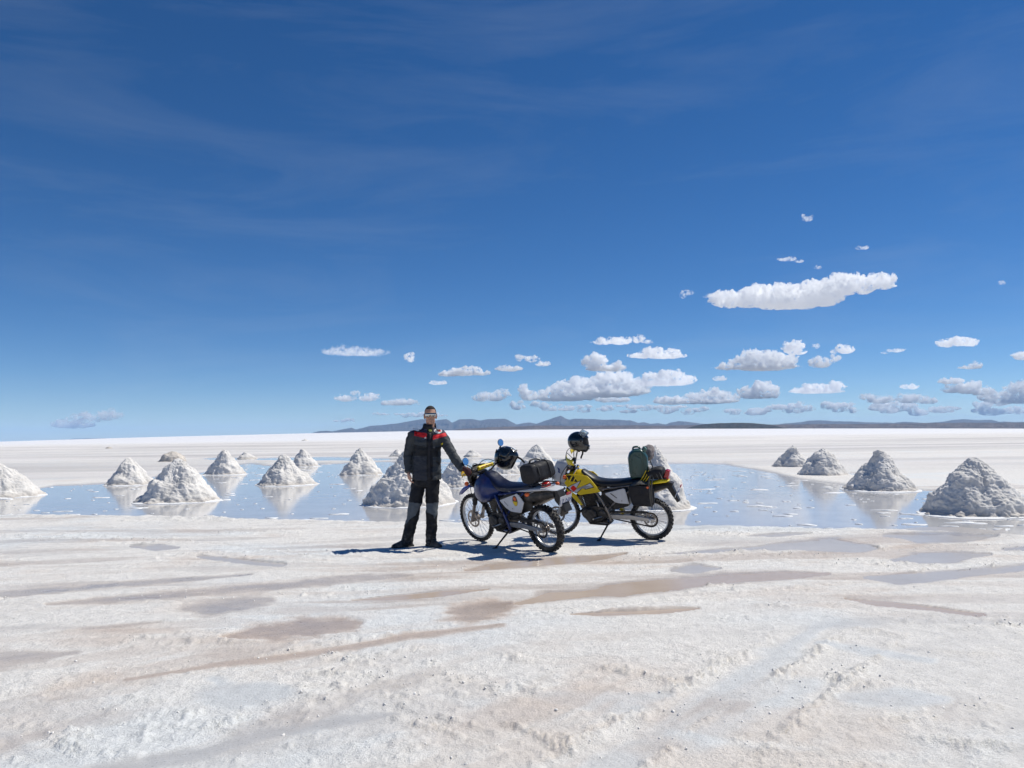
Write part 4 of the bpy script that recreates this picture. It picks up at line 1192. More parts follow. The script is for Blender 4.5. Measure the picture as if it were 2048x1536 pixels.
def wheel(root, name, c, R, wid, rimr, M4, label, rear):
    """c = axle centre in bike space; axis y"""
    rim = MB()
    rim.ring_solid([(rimr + .012, -.018), (rimr + .012, .018), (rimr - .002, .016), (rimr - .010, .006), (rimr - .010, -.006), (rimr - .002, -.016)], c, 56)
    w = rim.build(name, 'rim', root, M4, label=label)
    ty = MB()
    prof = []
    rc = (R + rimr) / 2 - 0.004; rh = (R - 0.014 - rimr) / 2
    for k in range(14):
        a = 2 * math.pi * k / 14
        prof.append((rc + rh * math.cos(a), wid / 2 * 0.92 * math.sin(a) * (1.0 if math.cos(a) > -0.3 else 0.8)))
    ty.ring_solid(prof, c, 64)
    nk = 38 if not rear else 32
    for k in range(nk):
        a = 2 * math.pi * k / nk
        for row, (yo, tilt, ln) in enumerate(((0, 0, .030), (wid * .27, .45, .026), (-wid * .27, -.45, .026), (wid * .43, .95, .024), (-wid * .43, -.95, .024))):
            aa = a + (0.5 * 2 * math.pi / nk if row in (1, 2) else 0)
            rad = R - 0.006 - (0 if row == 0 else (.007 if row < 3 else .024))
            rot = Matrix.Rotation(-aa, 3, 'Y') @ Matrix.Rotation(-tilt, 3, 'X').to_3x3() if False else Matrix.Rotation(-aa + math.pi / 2, 3, 'Y') @ Matrix.Rotation(-tilt, 3, 'X')
            p = Vector((c[0] + rad * math.cos(aa), c[1] + yo, c[2] + rad * math.sin(aa)))
            ty.box(p, (.024, ln, .020), rot, taper=0.8)
    ty.build('tyre', 'tyre', w, M4, smooth=30)
    sp = MB(); ns = 36
    for k in range(ns):
        a = 2 * math.pi * k / ns; s = 1 if k % 2 else -1
        b = a + (0.42 if (k // 2) % 2 else -0.42)
        sp.tube([(c[0] + .035 * math.cos(b), c[1] + s * .028, c[2] + .035 * math.sin(b)), (c[0] + (rimr - .004) * math.cos(a), c[1] + s * .005, c[2] + (rimr - .004) * math.sin(a))], .0021, 5, cap=False)
    sp.build('spokes', 'chrome', w, M4)
    hb_ = MB(); hb_.lathe([(.0, -.06), (.022, -.058), (.024, -.04), (.045, -.035), (.045, -.025), (.028, -.018), (.028, .018), (.045, .025), (.045, .035), (.024, .04), (.022, .058), (0, .06)], c, 'y', 24)
    hb_.build('hub', 'steel', w, M4)
    return w
def disc(root, parent, c, y, R, r, M4, mat='steel', holes=True, name='brake_disc'):
    d = MB(); d.ring_solid([(R, y - .002), (R, y + .002), (r, y + .002), (r, y - .002)], (c[0], 0, c[2]), 40)
    for k in range(6):
        a = 2 * math.pi * k / 6
        d.tube([(c[0] + .035 * math.cos(a), y, c[2] + .035 * math.sin(a)), (c[0] + (r + .006) * math.cos(a + .35), y, c[2] + (r + .006) * math.sin(a + .35))], .006, 6)
    return d.build(name, mat, parent, M4)

def helmet(label, M4, scale=1.0, visor='down'):
    """full-face helmet; local: face towards -y, up z"""
    h = thing('helmet', label, 'helmet')
    h.matrix_world = M4
    n1, n2 = 40, 28
    Vv, Fv = [], []
    for i in range(n2 + 1):
        t = math.pi * 0.80 * i / n2             # from crown down past the widest line
        for j in range(n1):
            a = 2 * math.pi * j / n1
            f = -math.sin(a)                    # 1 at the face
            rx, ry, rz = .122, .150, .130
            s = math.sin(t); zz = rz * math.cos(t)
            k = 1.0
            low = max(0.0, (t - 1.4) / 1.1)
            if f > 0: k += 0.30 * f * low          # chin bar juts forward
            px, py = rx * s * math.cos(a) * (1 - 0.04 * low), ry * s * math.sin(a) * k
            zz -= 0.030 * low * (0.6 + 0.7 * max(0, f))
            Vv.append(Vector((px, py, zz)))
    def port(i, j):
        t = math.pi * 0.80 * (i + .5) / n2; a = 2 * math.pi * (j + .5) / n1
        return 1.18 < t < 1.82 and -math.sin(a) > 0.40
    mb = MB(); fs = []; gl = []
    for i in range(n2):
        for j in range(n1):
            q = (i * n1 + j, i * n1 + (j + 1) % n1, (i + 1) * n1 + (j + 1) % n1, (i + 1) * n1 + j)
            (gl if port(i, j) else fs).append(q)
    mb.add(Vv, fs)
    sh = mb.build('shell', 'helmet', h, smooth=60)
    so = sh.modifiers.new('thick', 'SOLIDIFY'); so.thickness = .012; so.offset = -1
    inn = MB(); inn.add([p * 0.90 for p in Vv], [tuple(reversed(q)) for q in fs + gl])
    inn.build('lining', 'lining', h, smooth=60)
    vz = MB(); vz.add([p * 1.012 for p in Vv], gl)
    Mv = None
    if visor == 'up':
        Mv = Matrix.Translation((0, 0.02, 0.0)) @ Matrix.Rotation(math.radians(-52), 4, 'X') @ Matrix.Translation((0, -0.02, 0.0)) @ Matrix.Scale(1.05, 4)
    vo = vz.build('visor', 'visor' if visor == 'up' else 'helmet', h, Mv, smooth=60)
    so = vo.modifiers.new('thick', 'SOLIDIFY'); so.thickness = .003
    for s in (-1, 1):
        pv_ = MB(); pv_.lathe([(0, .012), (.016, .011), (.02, .004), (.022, 0)], (s * .118, -.035, .012), 'x', 20)
        pv_.build('visor_pivot', 'black_plastic', h)
    vt = MB(); vt.box((0, -.160, -.092), (.07, .012, .016)); vt.build('vent', 'chrome' if visor == 'up' else 'black_plastic', h, bevel=.003)
    tv = MB(); tv.box((.045, -.055, .118), (.02, .06, .012)); tv.box((-.045, -.055, .118), (.02, .06, .012)); tv.build('top_vent', 'black_plastic', h, bevel=.004)
    mk = MB(); mk.prism([(-.016, 0), (.0, -.016), (.02, .004), (.004, .0)], .128, .1295, 'yz')
    stt = MB(); stt.tube([(.05, -.06, -.12), (.048, -.07, -.165), (.052, -.055, -.20), (.04, -.05, -.235)], .006, 6, flat=2.2, smooth=1); stt.build('chin_strap', 'strap_black', h)
    return h

def make_bike(cfg):
    name, label = cfg['name'], cfg['label']
    blue_bike = cfg['blue']
    root = thing(name, label, 'motorcycle', cfg['loc'], (math.radians(-cfg['lean']), 0, cfg['heading']), 'parked motorcycles')
    root.scale = (cfg['scale'],) * 3
    RA, FA = Vector((0, 0, .305)), Vector((1.43, 0, .345))
    dz = 0.0 if blue_bike else .065
    HEAD = Vector((1.165, 0, .90 + dz)); axis = (Vector((1.115, 0, .96)) - Vector((1.395, 0, .40))).normalized()
    ST = Matrix.Translation(HEAD) @ Matrix.Rotation(cfg['steer'], 4, axis) @ Matrix.Translation(-HEAD)
    SH = Matrix.Identity(4); SH[2][0] = 0.035 if blue_bike else 0.055      # body rides a little nose-up
    SX = Matrix.Translation((-.10 if blue_bike else -.12, 0, 0)) @ SH
    # ---- wheels
    fwh = wheel(root, 'front_wheel', FA, .345, .085, .285, ST, 'front wheel with spokes and knobbly tyre', False)
    disc(root, fwh, FA, .062, .125, .098, ST)
    rwh = wheel(root, 'rear_wheel', RA, .310, .125, .235, None, 'rear wheel with spokes and knobbly tyre', True)
    sp = disc(root, rwh, RA, .068, .100, .078, None, 'steel', name='sprocket')
    # ---- fork
    for s in (-1, 1):
        d = (HEAD + Vector((.03, 0, .10)) - FA)
        b0 = FA + Vector((-.015, s * .092, 0)); t0 = b0 + axis * (.70 + dz)
        lo = MB(); lo.tube([b0 - axis * .03, b0 + axis * .27], [.026, .024], 14); lo.box(b0 + Vector((.0, 0, .0)), (.05, .03, .06))
        f_ = lo.build('fork_leg', 'steel' if blue_bike else 'alloy', root, ST)
        bt = MB(); P = []; Rr = []
        for k in range(22):
            P.append(b0 + axis * (.25 + .30 * k / 21)); Rr.append(.030 + (.006 if k % 2 else 0))
        bt.tube(P, Rr, 14); bt.build('fork_boot', 'black_plastic', f_, ST)
        up_ = MB(); up_.tube([b0 + axis * .54, t0 + axis * .02], .020, 12); up_.build('fork_tube', 'chrome', f_, ST)
    cal = MB(); cal.box(FA + Vector((-.10, .072, .055)), (.07, .05, .10), Matrix.Rotation(.5, 3, 'Y')); cal.build('brake_caliper', 'steel', root, ST, bevel=.01)
    tc_ = MB()
    for z_ in (.0, .17):
        p = HEAD + axis * (z_ - .06) + Vector((.05, 0, 0)); tc_.box(p, (.075, .25, .035), Matrix.Rotation(-.45, 3, 'Y'))
    tc_.tube([HEAD - axis * .08, HEAD + axis * .13], .028, 14)
    tc_.build('fork_clamp', 'black_metal', root, ST, bevel=.006)
    # ---- front mudguard (high, beak shaped)
    fd = MB(); rings = []
    for k, (xx, zz, hw, th) in enumerate([(1.00, .775, .06, .03), (1.12, .80, .075, .032), (1.28, .815, .085, .036), (1.42, .800, .085, .04), (1.56, .758, .075, .035), (1.66, .700, .055, .028), (1.71, .662, .025, .012)]):
        r = []
        for q in range(13):
            a = math.pi * q / 12
            r.append(Vector((xx, math.cos(a) * hw, zz + math.sin(a) * th)))
        for q in range(12, -1, -1):
            a = math.pi * q / 12
            r.append(Vector((xx - .002, math.cos(a) * (hw - .004), zz + math.sin(a) * (th - .005) - .004)))
        rings.append(r)
    fd.loft(rings); fd.build('front_mudguard', 'blue_fender' if blue_bike else 'white_plastic', root, ST, smooth=50)
    # ---- headlight mask
    hm_ = MB()
    if blue_bike:
        hm_.lathe([(0, .075), (.075, .07), (.098, .045), (.095, 0), (.07, -.06), (0, -.08)], (1.30, 0, .935), 'x', 28)
        hl = hm_.build('headlight', 'black_plastic', root, ST)
        g = MB(); g.lathe([(0, .088), (.05, .085), (.088, .07), (.088, .06)], (1.302, 0, .935), 'x', 28); g.build('lens', 'mirror', hl, ST)
        cw = MB(); rings = []
        for zz, xx, hw in ((.86, 1.36, .09), (.95, 1.385, .12), (1.04, 1.35, .13), (1.11, 1.29, .11)):
            rings.append([Vector((xx - .13 * (abs(k) / 6) ** 1.6, hw * k / 6, zz)) for k in range(-6, 7)])
        cw.loft(rings, cap=False, closed=False); co = cw.build('headlight_cowl', 'black_plastic', root, ST)
        so = co.modifiers.new('t', 'SOLIDIFY'); so.thickness = .006
    else:
        rings = []
        for zz, xx, hw in ((.70, 1.345, .075), (.78, 1.385, .10), (.87, 1.40, .115), (.96, 1.375, .115), (1.04, 1.335, .10), (1.09, 1.30, .07)):
            rings.append([Vector((xx + .05 - .20 * (abs(k) / 6) ** 1.6, hw * k / 6, zz + .075)) for k in range(-6, 7)])
        hm_.loft(rings, cap=False, closed=False)
        hl = hm_.build('headlight_mask', 'white_plastic', root, ST)
        so = hl.modifiers.new('t', 'SOLIDIFY'); so.thickness = .008
        g = MB(); g.prism([(-.075, .80), (.075, .80), (.085, .84), (.075, .895), (-.075, .895), (-.085, .84)], 1.440, 1.457, 'yz', inset=.08); g.build('lens', 'mirror', hl, ST @ Matrix.Translation((0, 0, .075)))
        em = MB(); em.prism([(.07, .99), (.100, 1.005), (.075, .965), (.098, .955), (.065, .945), (.088, .975)], 0, .003, 'xz')
        em.build('emblem', 'plate_blue', hl, ST @ Matrix.Translation((1.330, .092, 1.035)) @ Matrix.Rotation(math.radians(-24.6), 4, 'Z') @ Matrix.Scale(1.5, 4) @ Matrix.Translation((-.083, 0, -.975)))
    ins = MB(); ins.box((1.235, .0, 1.055), (.06, .16, .07), Matrix.Rotation(.5, 3, 'Y')); ins.build('instruments', 'black_plastic', root, ST, bevel=.012)
    # ---- handlebar
    bc = HEAD + axis * .175 + (Vector((-.05, 0, -.045)) if blue_bike else Vector((.0, 0, .03)))
    hbp = [bc + Vector((-.05, .40, .075)), bc + Vector((-.01, .20, .085)), bc + Vector((.0, .09, .0)), bc + Vector((0, -.09, 0)), bc + Vector((-.01, -.20, .085)), bc + Vector((-.05, -.40, .075))]
    hb_ = MB(); hb_.tube(hbp, .0115, 12, smooth=2)
    hbo = hb_.build('handlebar', 'black_metal', root, ST)
    ends = {}
    for s in (-1, 1):
        e0 = bc + Vector((-.035, s * .285, .0825)); e1 = bc + Vector((-.051, s * .41, .075))
        g = MB(); g.tube([e0, e1], .018, 14); g.build('grip', 'grip_yellow' if blue_bike else 'black_plastic', hbo, ST)
        ends[s] = ST @ ((e0 + e1) / 2)
        sw = MB(); sw.box(bc + Vector((-.025, s * .245, .083)), (.055, .055, .05)); sw.build('switch', 'black_plastic', hbo, ST, bevel=.01)
        lv = MB(); lv.tube([bc + Vector((.01, s * .215, .08)), bc + Vector((.045, s * .27, .078)), bc + Vector((.03, s * .40, .066))], [.009, .008, .006], 8, smooth=1, flat=.7); lv.build('lever', 'alloy', hbo, ST)
        hg = MB(); rings = []
        for k in range(8):
            t = k / 7
            yy = s * (.225 + .215 * t); xx = .085 - .12 * t ** 2.6
            rings.append([bc + Vector((xx, yy, .085 + .055 - .02 * t)), bc + Vector((xx + .016, yy, .085)), bc + Vector((xx, yy, .085 - .05 + .01 * t))])
        hg.loft(rings, cap=False, closed=False)
        if not blue_bike or s > 0:
            ho = hg.build('hand_guard', 'yellow_bright' if not blue_bike else 'grip_yellow', hbo, ST)
            so = ho.modifiers.new('t', 'SOLIDIFY'); so.thickness = .006
    if blue_bike:
        cb = MB(); cb.tube([bc + Vector((-.01, .18, .085)), bc + Vector((-.01, -.18, .085))], .009, 10); cb.build('crossbar', 'black_metal', hbo, ST)
        pd = MB(); pd.tube([bc + Vector((-.012, .13, .088)), bc + Vector((-.012, -.13, .088))], .030, 16); pdo = pd.build('crossbar_pad', 'yellow_bright', hbo, ST)
        mk = MB()
        for k in range(7):
            yy = .085 - k * .028
            mk.box(bc + Vector((-.043, yy, .094 + .004 * (k % 2))), (.003, .016, .018 - .006 * (k % 3)), Matrix.Rotation(.3 * (k % 2), 3, 'X'))
        mk.build('pad_print', 'red_lens', pdo, ST)
    for s in (-1, 1):
        if not blue_bike and s < 0: 
            hgt = .20
        else: hgt = .22
        ms = bc + Vector((-.02, s * .235, .09))
        if blue_bike:
            me_ = ms + (Vector((-.035, .12, .11)) if s > 0 else Vector((-.05, -.06, .21)))
            mid = ms + (Vector((.0, .02, .055)) if s > 0 else Vector((-.0, -.0, .07)))
        else:
            me_ = ms + Vector((-.03, s * .06, hgt)); mid = ms + Vector((0, 0, .07))
        if not blue_bike and s < 0: continue
        stem = MB(); stem.tube([ms, mid, me_], .006, 8, smooth=1)
        so_ = stem.build('mirror', 'black_metal', root, ST)
        mr = MB(); R4 = Matrix.Rotation(math.radians(8), 3, 'Y') @ Matrix.Rotation(math.radians(-cfg.get('mturn', 0) * 1.0), 3, 'Z')
        cen = me_ + Vector((0, 0, .045))
        bk = MB(); bk.lathe([(0, .018), (.03, .016), (.047, .006), (.051, -.004), (.049, -.007)], (0, 0, 0), 'x', 28, R4)
        bk.v = [tuple(Vector(p) + cen) for p in bk.v]; bk.build('mirror_shell', 'black_plastic', so_, ST)
        gl = MB(); gl.lathe([(0, -.009), (.047, -.009), (.0475, -.007)], (0, 0, 0), 'x', 28, R4)
        gl.v = [tuple(Vector(p) + cen) for p in gl.v]; gl.build('mirror_glass', 'mirror', so_, ST)
    # cables
    for pts in ([bc + Vector((0, .23, .09)), bc + Vector((.10, .12, .16)), bc + Vector((.13, -.02, .10)), HEAD + Vector((.10, -.05, -.05))],
                [bc + Vector((0, -.22, .09)), bc + Vector((.09, -.12, .17)), bc + Vector((.14, .02, .10)), HEAD + Vector((.08, .06, -.06))],
                [bc + Vector((.0, .2, .08)), HEAD + Vector((.16, .09, .0)), HEAD + Vector((.16, .10, -.2)), FA + Vector((-.10, .09, .12))]):
        cb = MB(); cb.tube(pts, .005, 7, smooth=3); cb.build('cable', 'black_plastic', root, ST)
    for s in (-1, 1):
        ti = MB(); ti.tube([HEAD + Vector((.07, s * .07, .0)), HEAD + Vector((.07, s * .19, .0))], .008, 8)
        t_o = ti.build('turn_signal', 'black_plastic', root, ST)
        le = MB(); le.sphere(HEAD + Vector((.07, s * .215, 0)), (.030, .034, .030)); le.build('lens', 'orange_lens', t_o, ST)
    # ---- frame
    fr = MB()
    fr.tube([(1.13, 0, .90), (1.05, 0, .60), (.98, 0, .36), (.90, 0, .25)], .026, 10, smooth=1)
    fr.tube([(1.13, 0, .88), (.80, 0, .80), (.58, 0, .70)], .026, 10, smooth=1)
    for s in (-1, 1):
        fr.tube([(.86, s * .07, .80), (.70, s * .125, .62), (.60, s * .13, .42), (.57, s * .12, .28)], .021, 10, smooth=1)
        fr.tube([(.70, s * .10, .74), (.30, s * .11, .80), (-.10, s * .09, .84)], .014, 8)
        fr.tube([(.60, s * .12, .46), (.40, s * .12, .64), (.18, s * .11, .79)], .013, 8)
        fr.tube([(.90, s * .06, .25), (.60, s * .10, .24)], .02, 8)
    fr.build('frame', 'blue' if blue_bike else 'steel', root)
    sp_ = MB(); sp_.prism([(.98, .34), (.90, .22), (.62, .205), (.58, .235), (.62, .25), (.88, .26)], -.10, .10, inset=.02); sp_.build('skid_plate', 'black_metal', root)
    # ---- engine
    en = MB()
    out = []
    for k in range(30):
        a = 2 * math.pi * k / 30; r = .175 * (1 + .10 * math.cos(2 * a + .5) + .04 * math.cos(3 * a))
        out.append((.80 + 1.15 * r * math.cos(a), .385 + .82 * r * math.sin(a)))
    en.prism(out, -.13, .13, inset=.14)
    eo = en.build('engine', 'engine', root, bevel=.006)
    cv_ = MB(); cv_.lathe([(.095, .0), (.095, .03), (.08, .045), (.03, .05), (0, .05)], (.86, .125, .37), 'y', 28)
    cv_.lathe([(.065, .0), (.062, .03), (.05, .04), (0, .04)], (.69, .125, .385), 'y', 24)
    for k in range(7):
        a = 2 * math.pi * k / 7; cv_.lathe([(.008, 0), (.008, .012), (0, .012)], (.86 + .088 * math.cos(a), .153, .37 + .088 * math.sin(a)), 'y', 8)
    cv_.build('engine_cover', 'engine', eo)
    tl = Matrix.Rotation(math.radians(-12), 3, 'Y').to_4x4()
    cy_ = MB(); cy_.box((0, 0, .11), (.17, .17, .24)); 
    cy_.build('cylinder', 'engine', eo, Matrix.Translation((.855, 0, .47)) @ Matrix.Rotation(math.radians(12), 4, 'Y'), bevel=.01)
    for k in range(8):
        fn = MB(); fn.box((0, 0, .03 + k * .023), (.215, .225, .006)); fn.build('cooling_fin', 'engine', eo, Matrix.Translation((.855, 0, .47)) @ Matrix.Rotation(math.radians(12), 4, 'Y'))
    hd = MB(); hd.box((0, 0, .25), (.19, .20, .085), taper=.85); hd.build('cylinder_head', 'engine', eo, Matrix.Translation((.855, 0, .47)) @ Matrix.Rotation(math.radians(12), 4, 'Y'), bevel=.015)
    cbm = MB(); cbm.lathe([(.04, -.05), (.05, -.03), (.05, .05), (.035, .07)], (.66, .03, .60), 'x', 18); cbm.box((.66, .03, .55), (.07, .06, .07)); cbm.build('carburettor', 'alloy', root, bevel=.006)
    for k, (pp, rr) in enumerate([([(.78, .10, .58), (.74, .15, .55), (.73, .15, .50)], .010), ([(.60, .10, .56), (.56, .14, .52), (.52, .13, .44)], .009), ([(.68, .13, .66), (.60, .15, .58), (.66, .15, .46)], .006)]):
        hs_ = MB(); hs_.tube(pp, rr, 8, smooth=2); hs_.build('hose', 'black_plastic' if k else 'alloy', root)
    # ---- exhaust
    ex_ = MB(); ex_.tube([(.97, -.02, .70), (1.07, -.05, .66), (1.09, -.06, .52), (1.02, -.08, .36), (.92, -.12, .30), (.72, -.15, .34), (.48, -.16, .50), (.30, -.15, .58)], .022, 12, smooth=2)
    ex_.build('exhaust_pipe', 'steel', root)
    if not blue_bike:
        e2 = MB(); e2.tube([(1.0, .04, .69), (1.10, .06, .62), (1.12, .06, .46), (1.05, .05, .38), (.98, .04, .44)], .021, 12, smooth=2); e2.build('exhaust_loop', 'black_metal', root)
    mu_ = MB(); mu_.tube([(.34, -.15, .57), (.24, -.16, .60), (-.18, -.17, .76), (-.24, -.17, .785)], [.03, .062, .062, .040], 18, flat=.9); mo_ = mu_.build('muffler', 'steel', root)
    mt_ = MB(); mt_.tube([(-.22, -.17, .778), (-.29, -.17, .80)], .020, 12, cap=False); mt_.build('tail_pipe', 'chrome', mo_)
    # ---- swing arm, chain, shock
    for s in (-1, 1):
        sa = MB(); sa.loft([[Vector((.60, s * .10 + dy, .345 + dz)) for dy, dz in ((-.018, -.033), (.018, -.033), (.018, .033), (-.018, .033))],
                            [Vector((.28, s * .103 + dy, .345 + dz)) for dy, dz in ((-.018, -.035), (.018, -.035), (.018, .035), (-.018, .035))],
                            [Vector((-.06, s * .10 + dy, .305 + dz)) for dy, dz in ((-.016, -.025), (.016, -.025), (.016, .025), (-.016, .025))]])
        sa.build('swing_arm', 'alloy', root, bevel=.006)
        ax_ = MB(); ax_.lathe([(.018, 0), (.018, .02), (.010, .024), (0, .024)], (0, s * .115 if s > 0 else -.139, .305), 'y', 12); ax_.build('axle_nut', 'chrome', root)
    ch = MB()
    Ru, rf = .100, .040
    pth = []
    for k in range(13): a = math.pi / 2 + math.pi * k / 12; pth.append((0 + Ru * math.cos(a), .070, .305 + Ru * math.sin(a)))
    for k in range(9): a = -math.pi / 2 + math.pi * k / 8; pth.append((.655 + rf * math.cos(a), .070, .365 + rf * math.sin(a)))
    pth.append(pth[0]); ch.tube(pth, .010, 6, cap=False, flat=.7); ch.build('chain', 'black_metal', root)
    cg = MB(); cg.prism([(.02, .425), (.10, .44), (.50, .425), (.55, .40), (.30, .41), (.10, .418), (0.02, .405)], .085, .10); cg.build('chain_guard', 'black_plastic', root)
    shk = MB(); shk.tube([(.42, 0, .36), (.50, 0, .72)], .022, 12)
    for k in range(9): shk.ring_solid([(.045, -.006), (.045, .006), (.034, .006), (.034, -.006)], (0, 0, 0), 20)
    shk = MB(); P = [Vector((.42 + .08 * t, .0, .38 + .32 * t)) + Vector((.042 * math.cos(t * 50), .042 * math.sin(t * 50), 0)) for t in np.linspace(0, 1, 90)]
    shk.tube(P, .007, 6); shk.tube([(.42, 0, .36), (.50, 0, .72)], .022, 12); shk.build('shock_absorber', 'yellow' if not blue_bike else 'steel', root)
    for s in (-1, 1):
        fp = MB(); fp.box((.62, s * .20, .315), (.05, .11, .02)); fp.tube([(.62, s * .12, .33), (.62, s * .16, .318)], .012, 8); fp.build('foot_peg', 'black_metal', root, bevel=.004)
    gs = MB(); gs.tube([(.68, .17, .36), (.78, .185, .33), (.80, .20, .33)], .008, 8); gs.tube([(.80, .18, .33), (.80, .225, .33)], .011, 8); gs.build('gear_lever', 'alloy', root)
    # ---- side stand: foot reaches the ground on the leaning side
    le_ = math.radians(cfg['lean'])
    yl = .32; foot = Vector((.70, yl, yl * math.tan(le_) + .004))
    ss = MB(); ss.tube([(.60, .115, .26), foot], [.014, .011], 10); ss.box(foot + Vector((0, .012, .004)), (.05, .06, .012)); ss.build('side_stand', 'black_metal', root)
    # ---- bodywork
    if blue_bike:
        tk = body([(1.235, .03, .70, .80), (1.225, .10, .62, .87), (1.16, .165, .57, .93), (1.06, .20, .56, .975), (.96, .205, .58, .985), (.87, .185, .62, .965), (.78, .14, .68, .90), (.70, .09, .72, .84)], top=.72)
        tko = tk.build('fuel_tank', 'blue', root, SH, smooth=60)
        cp = MB(); cp.lathe([(.038, 0), (.040, .02), (.032, .03), (0, .032)], (1.07, 0, .968), 'z', 20); cp.build('filler_cap', 'black_plastic', tko, SH)
        st_ = body([(1.01, .03, .955, .985), (.98, .075, .925, 1.005), (.90, .105, .86, .985), (.80, .115, .79, .925), (.66, .13, .755, .865), (.48, .135, .765, .865), (.28, .13, .79, .885), (.12, .11, .81, .895), (.04, .07, .83, .89)], e=3.2, top=.88)
        sto = st_.build('seat', 'navy_seat', root, SH, smooth=60)
        text_mesh('lettering', 'SUZUKI', .062, .0006, 'grey_print', SH @ Matrix.Translation((.50, .1375, .80)) @ Matrix.Rotation(math.radians(180), 4, 'Z') @ Matrix.Rotation(math.radians(86), 4, 'X') @ Matrix.Rotation(math.radians(1), 4, 'Z'), sto)
        rf_ = body([(.30, .12, .80, .83), (.12, .125, .805, .845), (-.08, .12, .82, .865), (-.24, .11, .835, .865), (-.36, .095, .835, .852), (-.40, .06, .832, .842)], e=4, top=.9)
        rfo = rf_.build('rear_mudguard', 'white_plastic', root, smooth=50)
        inn = body([(.32, .09, .62, .80), (.10, .10, .66, .81), (-.14, .09, .70, .825), (-.34, .075, .74, .83)], e=3); inn.build('inner_mudguard', 'engine', root, smooth=50)
        pl = [(.745, .655), (.735, .635), (.645, .560), (.555, .522), (.50, .518), (.355, .520), (.315, .575), (.265, .665), (.335, .755), (.375, .775), (.56, .715)]
    else:
        tk = body([(1.24, .03, .72, .80), (1.23, .08, .67, .86), (1.16, .125, .62, .92), (1.06, .145, .63, .955), (.97, .145, .65, .955), (.88, .125, .67, .91), (.80, .09, .69, .85), (.74, .06, .70, .80)], top=.75)
        tko = tk.build('fuel_tank', 'yellow', root, SH, smooth=60)
        cp = MB(); cp.lathe([(.042, 0), (.044, .024), (.034, .034), (0, .036)], (1.08, 0, .948), 'z', 20); cp.build('filler_cap', 'black_plastic', tko, SH)
        for s in (-1, 1):
            shp = [(1.315, .90), (1.20, .905), (1.10, .905), (.99, .895), (.94, .85), (.80, .675), (1.12, .605), (1.30, .705), (1.345, .77), (1.30, .83)]
            sh = MB(); sh.prism(shp, s * .150, s * .172, inset=.015) if s > 0 else sh.prism(shp, -.172, -.150, inset=.015)
            sho = sh.build('tank_shroud', 'yellow', root, SX, bevel=.004)
            dn = MB(); pts = [(1.29, .70), (1.12, .60), (1.03, .46), (1.07, .45), (1.20, .585)]
            dn.prism(pts, *((.13, .150) if s > 0 else (-.150, -.13))); dn.build('lower_shroud', 'yellow', root, Matrix.Translation((-.06, 0, 0)) @ SH, bevel=.004)
            y0 = .1725 if s > 0 else -.1755
            def dec(nm, poly, mat, k):
                d = MB(); yy = (y0 + .0012 * k) if s > 0 else (y0 - .0012 * k + .003)
                d.prism(poly, yy if s > 0 else yy - .0012, yy + .0012 if s > 0 else yy); d.build(nm, mat, sho, SX, smooth=0)
            # lightning stripe: black outline under white
            def grow(poly, k):
                cx = sum(p[0] for p in poly) / len(poly); cz = sum(p[1] for p in poly) / len(poly)
                return [(cx + (p[0] - cx) * k[0], cz + (p[1] - cz) * k[1]) for p in poly]
            b1 = [(1.315, .705), (1.075, .835), (1.165, .695), (.945, .80), (.89, .735), (1.035, .690), (1.04, .735), (1.16, .630), (1.25, .655)]
            b1i = [(1.295, .708), (1.095, .817), (1.180, .680), (.948, .790), (.905, .742), (1.022, .705), (1.030, .755), (1.165, .640), (1.245, .664)]
            dec('stripe_outline', b1, 'black_paint', 0); dec('stripe', b1i, 'white_plastic', 1)
            em = []
            for k in range(14):
                a = 2 * math.pi * k / 14; em.append((1.205 + .042 * (1 + .12 * math.cos(4 * a)) * math.cos(a), .700 + .040 * (1 + .12 * math.cos(4 * a)) * math.sin(a)))
            dec('emblem', em, 'red_paint', 2)
            # open frame around the tank front
            ven = MB(); ven.prism([(1.30, .885), (1.20, .895), (1.135, .80), (1.26, .80)], y0 if s > 0 else y0 + .0015, y0 + .0014 if s > 0 else y0 + .0029); ven.build('vent', 'black_plastic', sho, SX, smooth=0)
            bar = MB(); bar.tube([(1.26, s * .178, .80), (1.21, s * .178, .89)], .010, 8); bar.tube([(1.20, s * .178, .80), (1.16, s * .178, .87)], .008, 8); bar.build('vent_bar', 'yellow_bright', sho, SX)
        st_ = body([(1.005, .03, .92, .945), (.97, .085, .87, .965), (.88, .11, .79, .915), (.76, .125, .735, .855), (.60, .13, .735, .84), (.42, .13, .755, .855), (.24, .13, .79, .885), (.08, .12, .82, .90), (.0, .08, .84, .895)], e=3.2, top=.88)
        sto = st_.build('seat', 'black_seat', root, SH, smooth=60)
        rf_ = body([(.24, .12, .80, .835), (.06, .12, .81, .85), (-.10, .115, .825, .875), (-.18, .11, .835, .90), (-.25, .095, .845, .89), (-.285, .06, .855, .875)], e=3.4, top=.85)
        rfo = rf_.build('rear_mudguard', 'yellow_bright', root, smooth=50)
        inn = body([(.30, .09, .62, .80), (.10, .10, .67, .81), (-.12, .09, .72, .83), (-.30, .07, .78, .84)], e=3); inn.build('inner_mudguard', 'black_plastic', root, smooth=50)
        pl = [(.745, .655), (.735, .635), (.60, .535), (.55, .525), (.40, .525), (.44, .735), (.47, .745)]
    ab = MB(); ab.prism([(.70, .70), (.66, .50), (.50, .44), (.30, .50), (.25, .72), (.45, .78)], -.115, .115, inset=.04); ab.build('air_box', 'black_plastic', root, bevel=.01)
